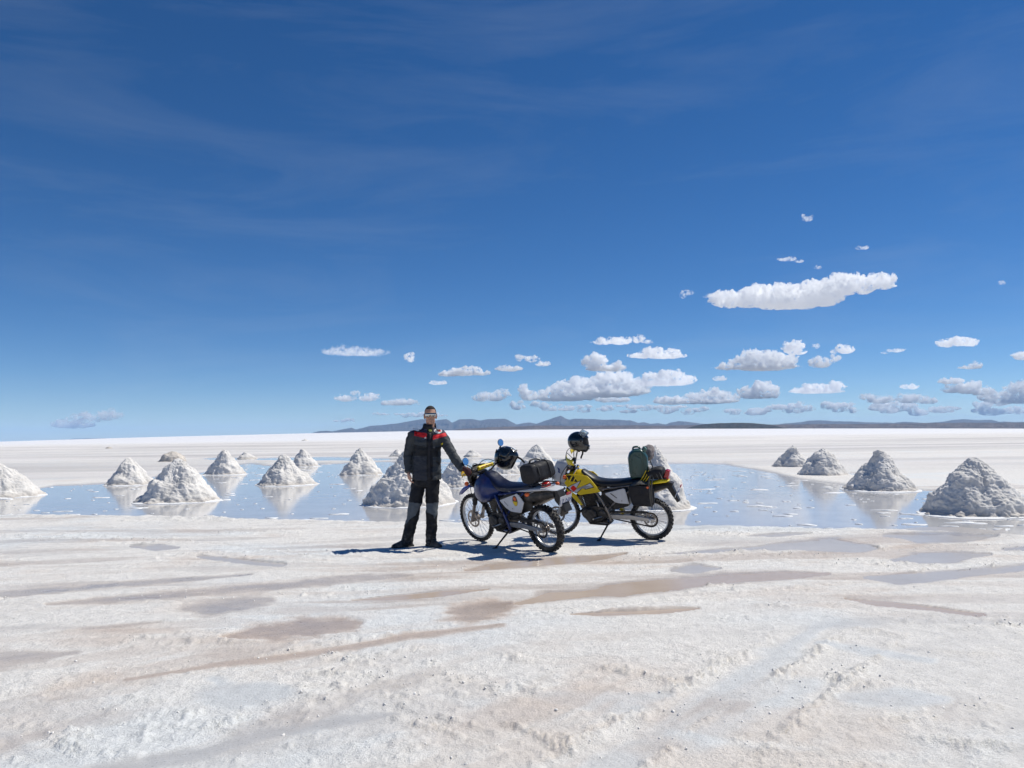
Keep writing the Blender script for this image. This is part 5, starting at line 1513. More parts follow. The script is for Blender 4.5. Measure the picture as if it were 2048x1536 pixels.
    for s in (-1, 1):
        y0, y1 = (.135, .152) if s > 0 else (-.152, -.135)
        p_ = MB(); p_.prism(pl, y0, y1, inset=.02); po = p_.build('side_panel', 'white_plastic', root, SX, bevel=.004)
        q = (y1 + .0004, y1 + .0018) if s > 0 else (y0 - .0018, y0 - .0004)
        if blue_bike:
            e1 = [(.425 + .050 * math.cos(a) * .95, .675 + .070 * math.sin(a)) for a in np.linspace(0, 2 * math.pi, 28, endpoint=False)]
            MB().prism(e1, *q).build('round_sticker', 'brown_paint', po, SX, smooth=0)
            q2 = (q[1] + .0003, q[1] + .0012) if s > 0 else (q[0] - .0012, q[0] - .0003)
            e2 = [(.425 + .0460 * math.cos(a) * .95, .672 + .063 * math.sin(a)) for a in np.linspace(math.pi * 1.03, math.pi * 1.97, 16)]
            MB().prism(e2, *q2).build('sticker_lower_half', 'yellow', po, SX, smooth=0)
            e3 = [(.425 + .026 * math.cos(a), .700 + .024 * math.sin(a)) for a in np.linspace(0, 2 * math.pi, 14, endpoint=False)]
            MB().prism(e3, *q2).build('sticker_spot', 'orange_lens', po, SX, smooth=0)
            MB().prism([(.66, .645), (.655, .650), (.585, .597), (.59, .592)], *q).build('print', 'grey_print', po, SX, smooth=0)
        else:
            MB().prism([(.665, .655), (.655, .665), (.565, .603), (.572, .595)], *q).build('print', 'black_paint', po, SX, smooth=0)
        bl = MB(); bl.lathe([(.007, 0), (.007, .004), (0, .004)], (.50, y1 if s > 0 else y0 - .004, .565), 'y', 10); bl.build('bolt', 'steel', po, SX)
    # ---- tail
    xt = -.30 if blue_bike else -.24
    tlp = MB(); 
    if blue_bike: tlp.box((-.16, .0, .885), (.10, .10, .07), Matrix.Rotation(-.2, 3, 'Y'), taper=.85)
    else: tlp.box((-.262, .0, .955), (.075, .12, .125), Matrix.Rotation(-.25, 3, 'Y'), taper=.8)
    tlp.build('tail_light', 'red_lens', root, bevel=.012)
    for s in (-1, 1):
        p0 = Vector((-.02 if s > 0 else -.10, s * .10, .815 if s > 0 else .835)); p1 = p0 + Vector((-.01, s * .10, 0))
        t_ = MB(); t_.tube([p0, p1], .009, 8); to = t_.build('turn_signal', 'chrome' if blue_bike else 'black_plastic', root)
        le = MB(); le.sphere(p1 + Vector((0, s * .03, 0)), (.030, .034, .027)); le.build('lens', 'orange_lens', to)
    if blue_bike:
        pb = MB(); pb.prism([(-.30, .835), (-.40, .83), (-.50, .575), (-.47, .56), (-.33, .70)], -.055, .055); pb.build('plate_bracket', 'black_plastic', root)
        MP = Matrix.Translation((-.466, 0, .705)) @ Matrix.Rotation(math.radians(-20), 4, 'Y')
    else:
        pb = MB(); pb.prism([(-.05, .80), (-.29, .845), (-.345, .83), (-.33, .79), (-.42, .575), (-.385, .56), (-.26, .76)], -.045, .045); pb.build('plate_bracket', 'black_plastic', root)
        MP = Matrix.Translation((-.393, 0, .70)) @ Matrix.Rotation(math.radians(-22), 4, 'Y')
    np_ = MB(); np_.box((0, 0, 0), (.004, .20, .135)); npo = np_.build('number_plate', 'plate', root, MP, bevel=.001)
    tm = MP @ Matrix.Translation((-.0030, 0, -.008)) @ Matrix.Rotation(math.radians(-90), 4, 'Z') @ Matrix.Rotation(math.radians(90), 4, 'X')
    text_mesh('plate_lettering', cfg['plate'], .085, .0008, 'plate_blue', tm, npo)
    rl_ = MB(); rl_.box((0, 0, 0), (.014, .075, .035)); rl_.build('reflector', 'red_lens', root, MP @ Matrix.Translation((-.01, -.035, .088)), bevel=.004)
    if blue_bike:
        lp = MB(); lp.box((.0, 0, -.14), (.018, .13, .13)); lp.build('mud_flap', 'black_plastic', root, MP, bevel=.004)
    # rack
    rk = MB()
    for s in (-1, 1): rk.tube([(.20, s * .10, .87), (-.05, s * .10, .905), (-.26, s * .09, .905)], .008, 8)
    for xx in (.05, -.10, -.25): rk.tube([(xx, -.10, .905 if xx < 0 else .895), (xx, .10, .905 if xx < 0 else .895)], .007, 8)
    rk.build('luggage_rack', 'black_metal', root)
    return root, ends, ST, bc

def bike_pose(ru, rv, fu, fv):
    r, f = ground(ru, rv), ground(fu, fv)
    d = f - r
    return r, math.atan2(d.y, d.x), math.hypot(d.x, d.y)
r1, h1, L1 = bike_pose(1099, 1103, 959, 1081)
r2, h2, L2 = bike_pose(1306, 1079, 1116, 1071)
print('wheelbases', L1, L2, math.degrees(h1), math.degrees(h2), r1, r2)
bike1, ends1, ST1, bc1 = make_bike(dict(name='motorcycle', label='blue trail motorcycle with yellow bar pad, the man holds its handlebar', blue=True,
    loc=(r1.x, r1.y, 0), heading=h1, lean=12, steer=math.radians(2), scale=0.97, plate='17 NK', mturn=0))
bike2, ends2, ST2, bc2 = make_bike(dict(name='motorcycle', label='yellow trail motorcycle with white lightning stripe and black seat', blue=False,
    loc=(r2.x, r2.y, 0), heading=h2, lean=9, steer=math.radians(12), scale=0.955, plate='17 NK'))
bpy.context.view_layer.update()
W1, W2 = bike1.matrix_world.copy(), bike2.matrix_world.copy()

# ------------------------------------------------------------------ luggage and helmets
# helmet hung over the right grip of the blue motorcycle
cH = W1 @ ST1 @ (bc1 + Vector((-.07, -.37, .06)))
Hm = Matrix.Translation(cH) @ Euler((math.radians(8), math.radians(78), math.radians(-8)), 'XYZ').to_matrix().to_4x4()
hel1 = helmet('black full face helmet lying on its side on the blue motorcycle', Matrix.Translation(at_depth(1010, 916, cH.y)) @ Matrix.Rotation(math.radians(-20), 4, 'Z') @ Matrix.Rotation(math.radians(-72), 4, 'Y') @ Matrix.Rotation(math.radians(65), 4, 'Z') @ Matrix.Rotation(math.radians(12), 4, 'X') @ Matrix.Scale(1.14, 4))
mkb = MB(); mkb.prism([(-.022, .012), (-.004, -.018), (.026, .016), (.012, .010), (0, .0), (-.010, .012)], 0, .002, 'xz')
# upright helmet with raised visor above the left end of the yellow motorcycle's bar
gE = W2 @ ends2[1]
cU = at_depth(1157, 882, gE.y)
hel2 = helmet('black full face helmet with raised clear visor, upright on the yellow motorcycle', Matrix.Translation(cU) @ Matrix.Rotation(math.radians(80), 4, 'Z') @ Matrix.Rotation(math.radians(6), 4, 'X') @ Matrix.Scale(1.0, 4), visor='up')

def soft_box(rows, e=4.0, n=32, m=6, seed=1.0, wr=.006):
    mb = MB()
    D = densify(rows, m); rings = []
    for r in D: rings.append(sect(r[0], r[1], r[2], r[3], n, e))
    mb.loft(rings)
    out = []
    for p in mb.v:
        q = np.array([p]) * 9 + seed
        d = float(fbm(q[:, 0], q[:, 1], q[:, 2], o=3)[0]) * wr
        c = Vector((p[0], 0, 0.5 * (rows[0][2] + rows[0][3]))); v = (Vector(p) - Vector((p[0], 0, .5 * (rows[1][2] + rows[1][3])))).normalized()
        out.append(tuple(Vector(p) + v * d))
    mb.v = out
    return mb
# roll bag across the rack of the blue motorcycle (its own axis = x)
rb1 = thing('roll_bag', 'black nylon roll bag strapped across the tail of the blue motorcycle', 'bag')
rb1.matrix_world = W1 @ Matrix.Translation((-.05, -.0, 1.06)) @ Matrix.Rotation(math.radians(90), 4, 'Z') @ Matrix.Rotation(math.radians(6), 4, 'X') @ Matrix.Scale(.87, 4)
bgm = soft_box([(-.225, .06, -.07, .05), (-.22, .12, -.12, .09), (-.15, .145, -.145, .13), (.0, .15, -.145, .14), (.15, .15, -.145, .145), (.215, .145, -.14, .14), (.230, .135, -.13, .13)], e=3.6, wr=.012)
bgm.build('bag_body', 'nylon', rb1, smooth=50)
for xx in (-.10, .12):
    s_ = MB(); rr = []
    for dx in (-.014, .014): rr.append([q * 1.0 for q in [Vector((xx + dx + .012 * math.sin(k / 32 * 6.28), p.y * 1.03, p.z * 1.03)) for k, p in enumerate(sect(0, .1525, -.148, .146, 32, 3.4))]])
    s_.loft(rr, cap=False); so_ = s_.build('strap', 'strap_black', rb1); t_ = so_.modifiers.new('t', 'SOLIDIFY'); t_.thickness = .004
hn = MB(); hn.tube([(.14, .02, .15), (.10, .0, .185), (-.02, -.01, .18), (-.08, 0, .15)], .010, 8, flat=1.8, smooth=2); hn.build('handle', 'strap_black', rb1)
# jerrycan on the yellow motorcycle
jc = thing('jerrycan', 'dark green jerrycan standing on the seat of the yellow motorcycle', 'jerrycan')
jc.matrix_world = W2 @ Matrix.Translation((.13, .0, .893)) @ Matrix.Rotation(math.radians(14), 4, 'Z') @ Matrix.Rotation(math.radians(2), 4, 'Y') @ Matrix.Diagonal((.84, 1, 1.02, 1))
outl = [(-.155, .03), (-.135, 0), (.135, 0), (.160, .03), (.175, .10), (.175, .30), (.145, .365), (.07, .415), (-.06, .415), (-.125, .36), (-.16, .30)]
jb = MB(); jb.prism(outl, -.085, .085, inset=.10); jbo = jb.build('can_body', 'jerry', jc, bevel=.012, smooth=30)
for s in (-1, 1):
    pnl = [(-.045, .05), (.11, .05), (.125, .10), (.125, .29), (.06, .35), (-.045, .29)]
    p_ = MB(); p_.prism(pnl, *((.080, .094) if s > 0 else (-.094, -.080)), inset=.10); p_.build('pressed_panel', 'jerry', jbo, bevel=.004)
    rbp = MB(); rbp.box((-.085, s * .086, .20), (.02, .012, .30)); rbp.build('rib', 'jerry', jbo, bevel=.004)
hd_ = MB(); hd_.tube([(.08, 0, .405), (.072, 0, .440), (.02, 0, .448), (-.03, 0, .440), (-.045, 0, .405)], .014, 10, smooth=2, flat=1.6); hd_.build('handle', 'jerry', jc)
cp_ = MB(); cp_.lathe([(.036, 0), (.036, .045), (.030, .055), (0, .055)], (0, 0, 0), 'z', 20); 
cpo = cp_.build('cap', 'jerry_cap', jc, Matrix.Translation((-.10, 0, .385)) @ Matrix.Rotation(math.radians(-42), 4, 'Y'))
rg = MB()
for z_ in (.012, .026, .040): rg.ring_solid([(.041, -.003), (.041, .003), (.034, .003), (.034, -.003)], (0, z_, 0), 20)
rg.build('cap_ribs', 'jerry', cpo, Matrix.Translation((-.10, 0, .385)) @ Matrix.Rotation(math.radians(-42), 4, 'Y') @ Matrix.Rotation(math.radians(90), 4, 'X'))
# grey bundle tied behind the can on a short rod
bn = thing('cloth_bundle', 'grey brown cloth bundle tied up behind the green jerrycan', 'bundle')
bn.matrix_world = Matrix.Translation(at_depth(1299, 906, r2.y + .12))
bm_ = MB()
for k in range(7): bm_.sphere((random.uniform(-.03, .03), random.uniform(-.03, .03), random.uniform(-.04, .05)), (.062, .07, .075), Euler((k, k * 2, k * 3)).to_matrix())
me_ = remeshed(bm_, 'bundle_cloth', .008, 3); vv_ = verts_of(me_); nn_ = normals_of(me_)
vv_ += nn_ * (0.010 * fbm(vv_[:, 0] * 18, vv_[:, 1] * 18, vv_[:, 2] * 9, o=3))[:, None]
me_.vertices.foreach_set('co', vv_.astype(np.float32).ravel()); me_.update()
link_mesh('bundle_cloth', me_, 'cloth_grey', bn)
cdr = MB(); cdr.tube([(.0, 0, -.08), (.012, .0, -.13), (.045, 0, -.21)], .007, 8, smooth=1); cdr.build('cord', 'strap_black', bn)
# tool roll and straps at the tail of the yellow motorcycle
tr = thing('tail_bag', 'small black bag under grey straps on the tail of the yellow motorcycle', 'bag')
tr.matrix_world = W2 @ Matrix.Translation((-.105, 0, .965))
tb = soft_box([(-.115, .08, -.06, .05), (-.10, .11, -.065, .085), (-.02, .13, -.07, .095), (.10, .125, -.07, .055), (.15, .08, -.06, .02)], e=3.2, seed=4.0)
tb.build('bag_body', 'nylon', tr, smooth=50)
for k, (xx, zz) in enumerate(((-.05, .0), (.0, .0), (.07, 0))):
    s_ = MB(); s_.tube([(xx - .06, .12, -.06), (xx - .02, .12, .045), (xx + .03, .03, .098), (xx + .05, -.10, .06)], .006, 6, flat=2.4, smooth=2); s_.build('strap', 'strap', tr)
for k, xx in enumerate((.13, .17, .21)):
    c_ = MB(); c_.tube([(xx, .13, -.09), (xx - .05, .13, -.03), (xx - .09, .10, .06)], .006, 8, smooth=1); c_.build('bungee_cord', 'yellow', tr)
# saddle bag hanging on the left flank of the yellow motorcycle
sb = thing('saddle_bag', 'black soft pannier hanging beside the rear wheel of the yellow motorcycle', 'bag')
sb.matrix_world = W2 @ Matrix.Translation((.06, .185, .685)) @ Matrix.Diagonal((.80, .85, .88, 1))
sbm = MB(); outl = [(-.205, .10), (-.20, -.14), (-.15, -.17), (.17, -.165), (.20, -.11), (.235, .05), (.215, .155), (-.12, .165), (-.175, .145)]
sbm.prism(outl, -.045, .075, inset=.10); o_ = sbm.build('bag_body', 'nylon', sb, bevel=.02, smooth=50)
flp = MB(); flp.prism([(-.19, .10), (-.12, .175), (.22, .165), (.24, .05), (.20, .02), (-.16, .03)], .070, .084, inset=.03); flp.build('flap', 'nylon', sb, bevel=.004)
for xx in (-.155, ):
    s_ = MB(); s_.tube([(xx - .01, .03, .34), (xx + .02, .075, .24), (xx, .088, .10), (xx + .005, .09, -.06), (xx - .01, .07, -.17)], .009, 6, flat=2.2, smooth=2); s_.build('strap', 'strap', sb)
    s_ = MB(); s_.tube([(xx - .055, .02, .30), (xx - .03, .070, .22), (xx - .02, .082, .08), (xx - .02, .07, -.10)], .008, 6, flat=2.0, smooth=2); s_.build('strap', 'strap', sb)
clt = MB(); rings = []
for k in range(9):
    t = k / 8; rings.append([Vector((.245 - .36 * t, -.02 + .085 * math.sin(math.pi * j / 8) - .0 * j, .105 + .095 * (j / 8) * math.sin(math.pi * (.15 + .8 * t)) + .075 * t)) for j in range(9)])
clt.loft(rings, cap=False, closed=False); co_ = clt.build('rain_cover', 'strap', sb, smooth=60); t_ = co_.modifiers.new('t', 'SOLIDIFY'); t_.thickness = .006
# ================================================================== PERSON
PX = 151.0
pfeet = ground(845, 1093)
def L(u, v, y=0.0):      # photograph pixel -> the man's own space (x to his left, z up, facing -y)
    return Vector(((u - 845) / PX, y, (1093 - v) / PX))
man = thing('person', 'man in dark grey riding suit and mirrored sunglasses standing beside the blue motorcycle', 'person', (pfeet.x, pfeet.y, 0))
Wm = Matrix.Translation((pfeet.x, pfeet.y, 0))
grip = Wm.inverted() @ (W1 @ ends1[1])
# joints
hipR, hipL = L(838, 966, .01), L(866, 966, .01)
knR, knL = L(829, 1020, -.02), L(864, 1024, -.02)
anR, anL = L(815, 1077, .02), L(862, 1078, .02)
shR, shL = L(826, 873, .0), L(885, 873, .02)
elR = L(817, 912, .02); wrR = L(818, 944, -.04); 
d_ = grip - shL
wrL = grip + Vector((-.065, -.045, .055))
elL = (shL + wrL) * .5 + Vector((.035, -.06, -.075))
hC = L(862.5, 833, -.02)          # head centre
# ---- body: one continuous surface under the clothes, with head and hands
bd = MB()
bd.limb([hipR, knR, anR], [.06, .05, .038]); bd.limb([hipL, knL, anL], [.06, .05, .038])
bd.limb([L(852, 958), L(853, 930), L(856, 890)], [.06, .10, .11])
bd.limb([shR, elR, wrR], [.05, .04, .028]); bd.limb([shL, elL, wrL], [.05, .04, .028])
bd.limb([L(843, 876), L(868, 876)], [.09, .09])
bd.limb([L(858, 872, .02), hC + Vector((0, .015, -.09))], [.062, .056])
Hz = Matrix.Rotation(math.radians(6), 3, 'Z')
def HP(x_, y_, z_): return hC + Hz @ Vector((x_, y_, z_))
bd.sphere(HP(0, .012, .035), (.074, .092, .092), Hz)
bd.sphere(HP(0, -.012, -.035), (.064, .075, .085), Hz)
bd.sphere(HP(0, -.045, -.092), (.036, .036, .026), Hz)
bd.sphere(HP(.038, -.01, -.075), (.024, .05, .03), Hz); bd.sphere(HP(-.038, -.01, -.075), (.024, .05, .03), Hz)
bd.limb([HP(0, -.082, .022), HP(0, -.100, -.022)], [.009, .014], 10)
bd.sphere(HP(.012, -.090, -.026), .010); bd.sphere(HP(-.012, -.090, -.026), .010)
bd.limb([HP(-.022, -.078, -.058), HP(0, -.087, -.056), HP(.022, -.078, -.058)], [.006, .008, .006], 8)
bd.limb([HP(-.018, -.076, -.068), HP(0, -.084, -.069), HP(.018, -.076, -.068)], [.006, .009, .006], 8)
bd.limb([HP(-.05, -.072, .030), HP(0, -.086, .030), HP(.05, -.072, .030)], [.012, .014, .012], 8)
for s in (-1, 1):
    bd.sphere(HP(s * .076, .018, -.012), (.012, .024, .036), Hz @ Matrix.Rotation(s * .35, 3, 'Z'))
    bd.sphere(HP(s * .045, -.055, -.02), (.026, .026, .022))
# right hand, hanging and half curled
def hand(base, fwd, palm, out, curl, s=1.0):
    """base wrist; fwd along the fingers; palm = palm normal; out = thumb side"""
    fwd, palm, out = fwd.normalized(), palm.normalized(), out.normalized()
    c = base + fwd * .048
    R_ = Matrix((out, palm, fwd)).transposed()
    bd.sphere(c, (.042 * s, .018 * s, .052 * s), R_)
    for k, (o_, ln) in enumerate(((.030, .078), (.010, .086), (-.010, .080), (-.029, .062))):
        p = base + fwd * .088 + out * o_; a = 0.0; pts = [base + fwd * .06 + out * o_ * .9, p]
        for q, f_ in enumerate((.45, .32, .25)):
            a += curl[q]
            d = fwd * math.cos(a) + palm * math.sin(a); p = p + d * ln * f_; pts.append(p)
        bd.limb(pts, [.0105 * s, .0105 * s, .0095 * s, .0088 * s, .0075 * s], 8)
    p0 = base + fwd * .022 + out * .028
    bd.limb([p0, p0 + fwd * .032 + out * .022 + palm * .008, p0 + fwd * .060 + out * .022 + palm * .020, p0 + fwd * .080 + out * .012 + palm * .030], [.014 * s, .012 * s, .010 * s, .008 * s], 8)
hand(wrR + Vector((.004, -.004, .0)), Vector((.10, -.12, -1)), Vector((1, .2, .1)), Vector((.15, -1, .1)), (.35, .45, .35), 1.22)
bme = remeshed(bd, 'body', .0048, 2, .45)
link_mesh('body', bme, 'skin', man)
# ---- hair: cropped cap
hr = MB()
V_, F_ = [], []
n1, n2 = 40, 16
for i in range(n2 + 1):
    for j in range(n1):
        a = 2 * math.pi * j / n1; f = -math.sin(a)
        tmax = 1.02 if f > .45 else (1.02 + (0.45 - f) * 1.15 if f > -.25 else 1.85)
        t = tmax * i / n2
        V_.append(HP(.0785 * math.sin(t) * math.cos(a), .014 + .096 * math.sin(t) * math.sin(a), .036 + .096 * math.cos(t)))
for i in range(n2):
    for j in range(n1): F_.append((i * n1 + j, i * n1 + (j + 1) % n1, (i + 1) * n1 + (j + 1) % n1, (i + 1) * n1 + j))
hr.add(V_, F_); ho = hr.build('hair', 'hair', man, smooth=60)
t_ = ho.modifiers.new('t', 'SOLIDIFY'); t_.thickness = .012; t_.offset = -1
# ---- wrap sunglasses
sg = MB(); rings = []
for k in range(25):
    a = math.radians(-64 + 128 * k / 24); q = abs(k - 12) / 12
    x_, y_ = .078 * math.sin(a), -.000 - .103 * math.cos(a) ** .8 if math.cos(a) > 0 else 0
    lo = .004 + .022 * math.exp(-((k - 12) / 1.8) ** 2) + .010 * q ** 2
    rings.append([HP(x_, y_, .030 - .004 * q), HP(x_ * 1.02, y_ * 1.015, .018), HP(x_ * 1.0, y_ * 1.0, -.030 + lo * 1.3)])
sg.loft(rings, cap=False, closed=False); so_ = sg.build('sunglasses', 'lens', man, smooth=60); t_ = so_.modifiers.new('t', 'SOLIDIFY'); t_.thickness = .003
for s in (-1, 1):
    tp = MB(); tp.tube([HP(s * .072, -.040, .024), HP(s * .083, .0, .022), HP(s * .081, .04, .012)], .004, 6, flat=1.6); tp.build('temple', 'black_plastic', so_)
fr_ = MB(); fr_.tube([HP(.078 * math.sin(math.radians(a)) * 1.01, -.103 * math.cos(math.radians(a)) ** .8 * 1.01, .031) for a in range(-64, 65, 8)], .004, 6); fr_.build('brow_bar', 'black_plastic', so_)
# ---- jacket
jk = MB()
def oval(cu, v, hw, hd, y=0.0, n=36, e=2.5):
    c = L(cu, v, y); r = []
    for k in range(n):
        a = 2 * math.pi * k / n; cc, ss = math.cos(a), math.sin(a)
        r.append(c + Vector((math.copysign(abs(cc) ** (2 / e), cc) * hw, math.copysign(abs(ss) ** (2 / e), ss) * hd, 0)))
    return r
jk.loft([oval(854, 961, .190, .145, .0), oval(854, 950, .192, .148), oval(854, 935, .190, .142), oval(855, 918, .184, .138), oval(856, 900, .182, .138), oval(857, 885, .188, .135), oval(857, 875, .195, .12, .01), oval(858, 867, .175, .105, .015), oval(859, 861, .115, .085, .015), oval(860, 856, .075, .07, .012)])
jk.limb([shR + Vector((.01, 0, -.005)), (shR + elR) / 2 + Vector((-.004, .006, 0)), elR, (elR + wrR) / 2, wrR + Vector((0, 0, .02))], [.082, .070, .062, .058, .052], 18)
jk.limb([shL + Vector((-.01, 0, -.005)), (shL + elL) / 2 + Vector((.0, -.008, 0)), elL, (elL + wrL) / 2, wrL + (elL - wrL).normalized() * .02], [.082, .070, .062, .055, .046], 18)
jme = remeshed(jk, 'jacket', .0075, 5)
Vj, Nj = verts_of(jme), normals_of(jme)
wr_ = fbm(Vj[:, 0] * 7, Vj[:, 1] * 7, Vj[:, 2] * 13, o=3) * .010 + fbm(Vj[:, 0] * 16 + 3, Vj[:, 1] * 16, Vj[:, 2] * 30, o=2) * .004
Vj2 = Vj + Nj * wr_[:, None]
jme.vertices.foreach_set('co', Vj2.astype(np.float32).ravel()); jme.update()
uj, vj = 845 + Vj[:, 0] * PX, 1093 - Vj[:, 2] * PX
front = Nj[:, 1] < 0.25
def inpoly(u, v, poly):
    r = np.zeros(len(u), bool); n = len(poly)
    for i in range(n):
        (x0, y0), (x1, y1) = poly[i], poly[(i + 1) % n]
        if y0 == y1: continue
        r ^= ((y0 > v) != (y1 > v)) & (u < (x1 - x0) * (v - y0) / (y1 - y0) + x0)
    return r
GREY, BLACK, RED, NAVY = (.036, .042, .048), (.007, .008, .011), (.62, .012, .018), (.014, .016, .045)
Cj = np.tile(np.array(GREY), (len(Vj), 1))
def paint(C, m, c): C[m] = c
paint(Cj, vj < 867 + 0.0 * uj, NAVY)
paint(Cj, front & inpoly(uj, vj, [(829, 890), (862, 897), (862, 914), (829, 913)]), BLACK)
paint(Cj, front & inpoly(uj, vj, [(866, 898), (887, 894), (890, 914), (866, 916)]), BLACK)
paint(Cj, front & inpoly(uj, vj, [(829, 914), (862, 914), (862, 965), (829, 965)]), (.022, .026, .036))
paint(Cj, front & inpoly(uj, vj, [(873, 923), (884, 927), (888, 929), (886, 933), (879, 932)]), BLACK)
paint(Cj, front & inpoly(uj, vj, [(831, 864), (862, 870), (862, 881), (850, 877), (831, 873)]), RED)
paint(Cj, front & inpoly(uj, vj, [(865, 874), (893, 867), (895, 875), (880, 878), (866, 882)]), (.70, .018, .025))
paint(Cj, front & inpoly(uj, vj, [(856, 850), (869, 850), (868, 965), (857, 965)]), BLACK)
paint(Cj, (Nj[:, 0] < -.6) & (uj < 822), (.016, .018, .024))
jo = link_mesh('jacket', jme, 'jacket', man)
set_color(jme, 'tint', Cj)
# patches, sewn on: sit on the cloth surface
from mathutils.bvhtree import BVHTree
bv_ = BVHTree.FromPolygons([tuple(p) for p in Vj2], [tuple(p.vertices) for p in jme.polygons])
def patch_on(name, poly, mat, lift, parent=jo):
    """flat shape given in photograph pixels laid on the front of the jacket"""
    mb = MB(); n = len(poly); cu = sum(p[0] for p in poly) / n; cv_ = sum(p[1] for p in poly) / n
    rings = []
    for k in (1.0, .66, .33, .05):
        r = []
        for (a, b) in poly:
            q = L(cu + (a - cu) * k, cv_ + (b - cv_) * k, -.6)
            hit = bv_.ray_cast(q, Vector((0, 1, 0)))
            p = hit[0] + hit[1] * lift if hit[0] else q + Vector((0, .48, 0))
            r.append(p)
        rings.append(r)
    mb.loft(rings, cap=False); mb.f.append(tuple(range(3 * n, 4 * n)))
    return mb.build(name, mat, parent, smooth=60)
ell = lambda cu, cv_, ru, rv, n=20, rot=0: [(cu + ru * math.cos(a) * math.cos(rot) - rv * math.sin(a) * math.sin(rot), cv_ + ru * math.cos(a) * math.sin(rot) + rv * math.sin(a) * math.cos(rot)) for a in np.linspace(0, 2 * math.pi, n, endpoint=False)]
M['patch_white'] = pmat('patch_white', (.68, .68, .66), .8, var=.06)
patch_on('shoulder_patch', ell(878, 864.5, 8, 4.6, rot=.15), 'patch_white', .004)
patch_on('patch_mark', ell(879.5, 864.2, 4.2, 2.0, rot=.15), 'red_paint', .0065)
M['print_blue'] = pmat('print_blue', (.06, .075, .16), .8, var=.3, scale=120)
for k, (u0, v0, w_) in enumerate(((836, 859.5, 7), (846, 862, 6), (834, 863, 5), (843, 865, 6), (853, 860.5, 3))):
    patch_on('shoulder_print', [(u0 - w_, v0 - .8), (u0 + w_, v0 + .6), (u0 + w_, v0 + 1.6), (u0 - w_, v0 + .3)], 'print_blue', .004)
patch_on('chest_star', [(854 + (2.6 if k % 2 == 0 else 1.0) * math.sin(k * math.pi / 5), 877.5 - (2.6 if k % 2 == 0 else 1.0) * math.cos(k * math.pi / 5)) for k in range(10)], 'patch_white', .005)
patch_on('chest_print', [(849, 880), (853, 880.5), (852, 882), (848.5, 882)], 'print_blue', .004)
patch_on('chest_flash', [(884, 890), (889, 887.5), (888.5, 891), (887, 892)], 'yellow_bright', .004)
# collar and zip flap
cl = MB(); rings = []
for k in range(33):
    a = math.radians(-150 - 240 * k / 32 + 90) if False else math.radians(-62 - 300 * (1 - k / 32) + 4)
    cx, cyy = math.cos(a), math.sin(a)
    b0 = L(859.5, 863, .012) + Vector((.094 * cx, .088 * cyy, 0)); t0 = L(860.5, 848.5 + 2.5 * max(0, -cyy), .008) + Vector((.080 * cx, .080 * cyy, 0)) + Vector((.012 * cx, .012 * cyy, 0)) * max(0, -cyy)
    rings.append([b0, (b0 + t0) / 2 + Vector((.004 * cx, .004 * cyy, 0)), t0])
cl.loft(rings, cap=False, closed=False); co_ = cl.build('collar', 'nylon', jo, smooth=60); t_ = co_.modifiers.new('t', 'SOLIDIFY'); t_.thickness = .010
nt = MB(); nt.sphere(L(862, 863.5, -.062), (.028, .022, .026)); nt.build('neck_scarf', 'lime', man)
for (a, b, w_) in (((862, 868), (862, 958), .022),):
    zf = MB(); rr = []
    for k in range(24):
        t = k / 23; row = []
        for s in (-1, 0, 1):
            q = L(862.3 + s * 3.2, a[1] if False else 868 + 90 * t, -.6); hit = bv_.ray_cast(q, Vector((0, 1, 0)))
            row.append((hit[0] if hit[0] else q + Vector((0, .45, 0))) + Vector((0, -.006 if s else -.010, 0)))
        rr.append(row)
    zf.loft(rr, cap=False, closed=False); z_ = zf.build('zip_flap', 'nylon', jo, smooth=60); t_ = z_.modifiers.new('t', 'SOLIDIFY'); t_.thickness = .005
# ---- trousers
tr_ = MB()
tr_.loft([oval(852, 945, .165, .12), oval(852, 960, .172, .125), oval(852, 968, .170, .12), oval(852, 975, .150, .10)])
tr_.limb([hipR, (hipR + knR) / 2, knR, (knR + anR) / 2, anR + Vector((.0, 0, .0)), anR + Vector((-.008, 0, -.035))], [.096, .088, .081, .076, .079, .080], 20)
tr_.limb([hipL, (hipL + knL) / 2, knL, (knL + anL) / 2, anL, anL + Vector((0, 0, -.035))], [.096, .088, .079, .074, .073, .074], 20)
tme = remeshed(tr_, 'trousers', .0075, 4)
Vt, Nt = verts_of(tme), normals_of(tme)
wr_ = fbm(Vt[:, 0] * 8, Vt[:, 1] * 8, Vt[:, 2] * 11, o=3) * .010 + fbm(Vt[:, 0] * 14, Vt[:, 1] * 14, Vt[:, 2] * 28 + 5, o=2) * .005 * sstep(.5, .1, Vt[:, 2])
Vt2 = Vt + Nt * wr_[:, None]
tme.vertices.foreach_set('co', Vt2.astype(np.float32).ravel()); tme.update()
ut, vt = 845 + Vt[:, 0] * PX, 1093 - Vt[:, 2] * PX
Ct = np.tile(np.array((.006, .007, .010)), (len(Vt), 1)); ft = Nt[:, 1] < .3
KN = (.085, .10, .115)
paint(Ct, ft & inpoly(ut, vt, [(808, 1002), (843, 1007), (840, 1018), (833, 1031), (822, 1037), (815, 1046), (804, 1048), (800, 1030)]), KN)
paint(Ct, ft & inpoly(ut, vt, [(851, 1007), (880, 1006), (880, 1022), (875, 1030), (870, 1038), (868, 1030), (860, 1026), (851, 1024)]), KN)
paint(Ct, vt > 1066, (.012, .012, .013))
dk = sstep(.22, .02, Vt[:, 2]) * sstep(-.1, .5, fbm(Vt[:, 0] * 22, Vt[:, 1] * 22, Vt[:, 2] * 22, o=3)) * .45
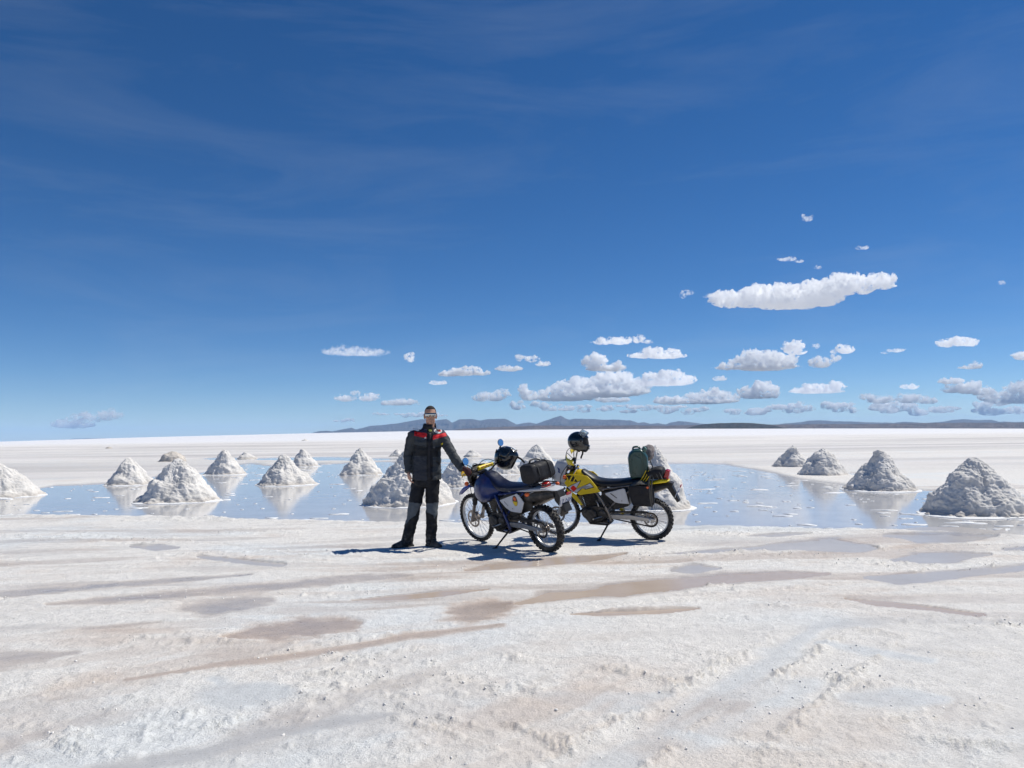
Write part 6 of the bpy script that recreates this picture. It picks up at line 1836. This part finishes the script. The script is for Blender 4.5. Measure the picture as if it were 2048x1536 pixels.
Ct = Ct * (1 - dk[:, None]) + np.array((.30, .28, .25))[None] * dk[:, None]
to_ = link_mesh('trousers', tme, 'trousers', man); set_color(tme, 'tint', Ct)
# ---- boots
def boot(an, yaw, label):
    b = MB(); R_ = Matrix.Rotation(yaw, 3, 'Z')
    def Q(x_, y_, z_): return Vector((an.x, an.y, 0)) + R_ @ Vector((x_, y_, z_))
    rings = []
    for (yy, hw, zt) in ((.085, .030, .075), (.07, .042, .10), (.02, .048, .125), (-.04, .050, .115), (-.10, .052, .085), (-.16, .050, .066), (-.20, .040, .055), (-.222, .022, .045)):
        ring = []
        for k in range(16):
            a = 2 * math.pi * k / 16; z_ = math.sin(a)
            ring.append(Q(math.cos(a) * hw * (1 if z_ < .3 else .9), yy, .022 + max(z_, -.25) * (zt - .022)))
        rings.append(ring)
    b.loft(rings); o = b.build('boot', 'boot', man, smooth=60)
    s = MB(); out = [(-.046, .08), (-.03, .10), (.03, .10), (.046, .08), (.042, .0), (.054, -.10), (.045, -.19), (.02, -.228), (-.02, -.228), (-.045, -.19), (-.054, -.10), (-.042, 0)]
    s.loft([[Q(p[0], p[1], -.004) for p in out], [Q(p[0], p[1], .022) for p in out]]); s.build('sole', 'tyre', o)
    return o
boot(Vector((anR.x - .01, anR.y - .02, 0)), math.radians(-48), '')
boot(Vector((anL.x + .005, anL.y - .01, 0)), math.radians(38), '')
# ---- left glove closed round the grip
bd = MB()
ga = ((W1 @ ST1).to_3x3() @ Vector((0, 1, 0))).normalized()      # along the bar
fwdv = Vector((.45, .35, -.55)).normalized()
outv = (-ga - fwdv * (-ga).dot(fwdv)).normalized()
palmv = outv.cross(fwdv); 
if palmv.z > 0: palmv = -palmv
hand(grip - fwdv * .085 - palmv * .038, fwdv, palmv, outv, (1.0, 1.1, .8), 1.25)
bd.limb([wrL + (elL - wrL) * .15, grip - fwdv * .075 - palmv * .036], [.042, .034], 14)
gme = remeshed(bd, 'glove', .0055, 2)
link_mesh('glove', gme, 'glove', man)
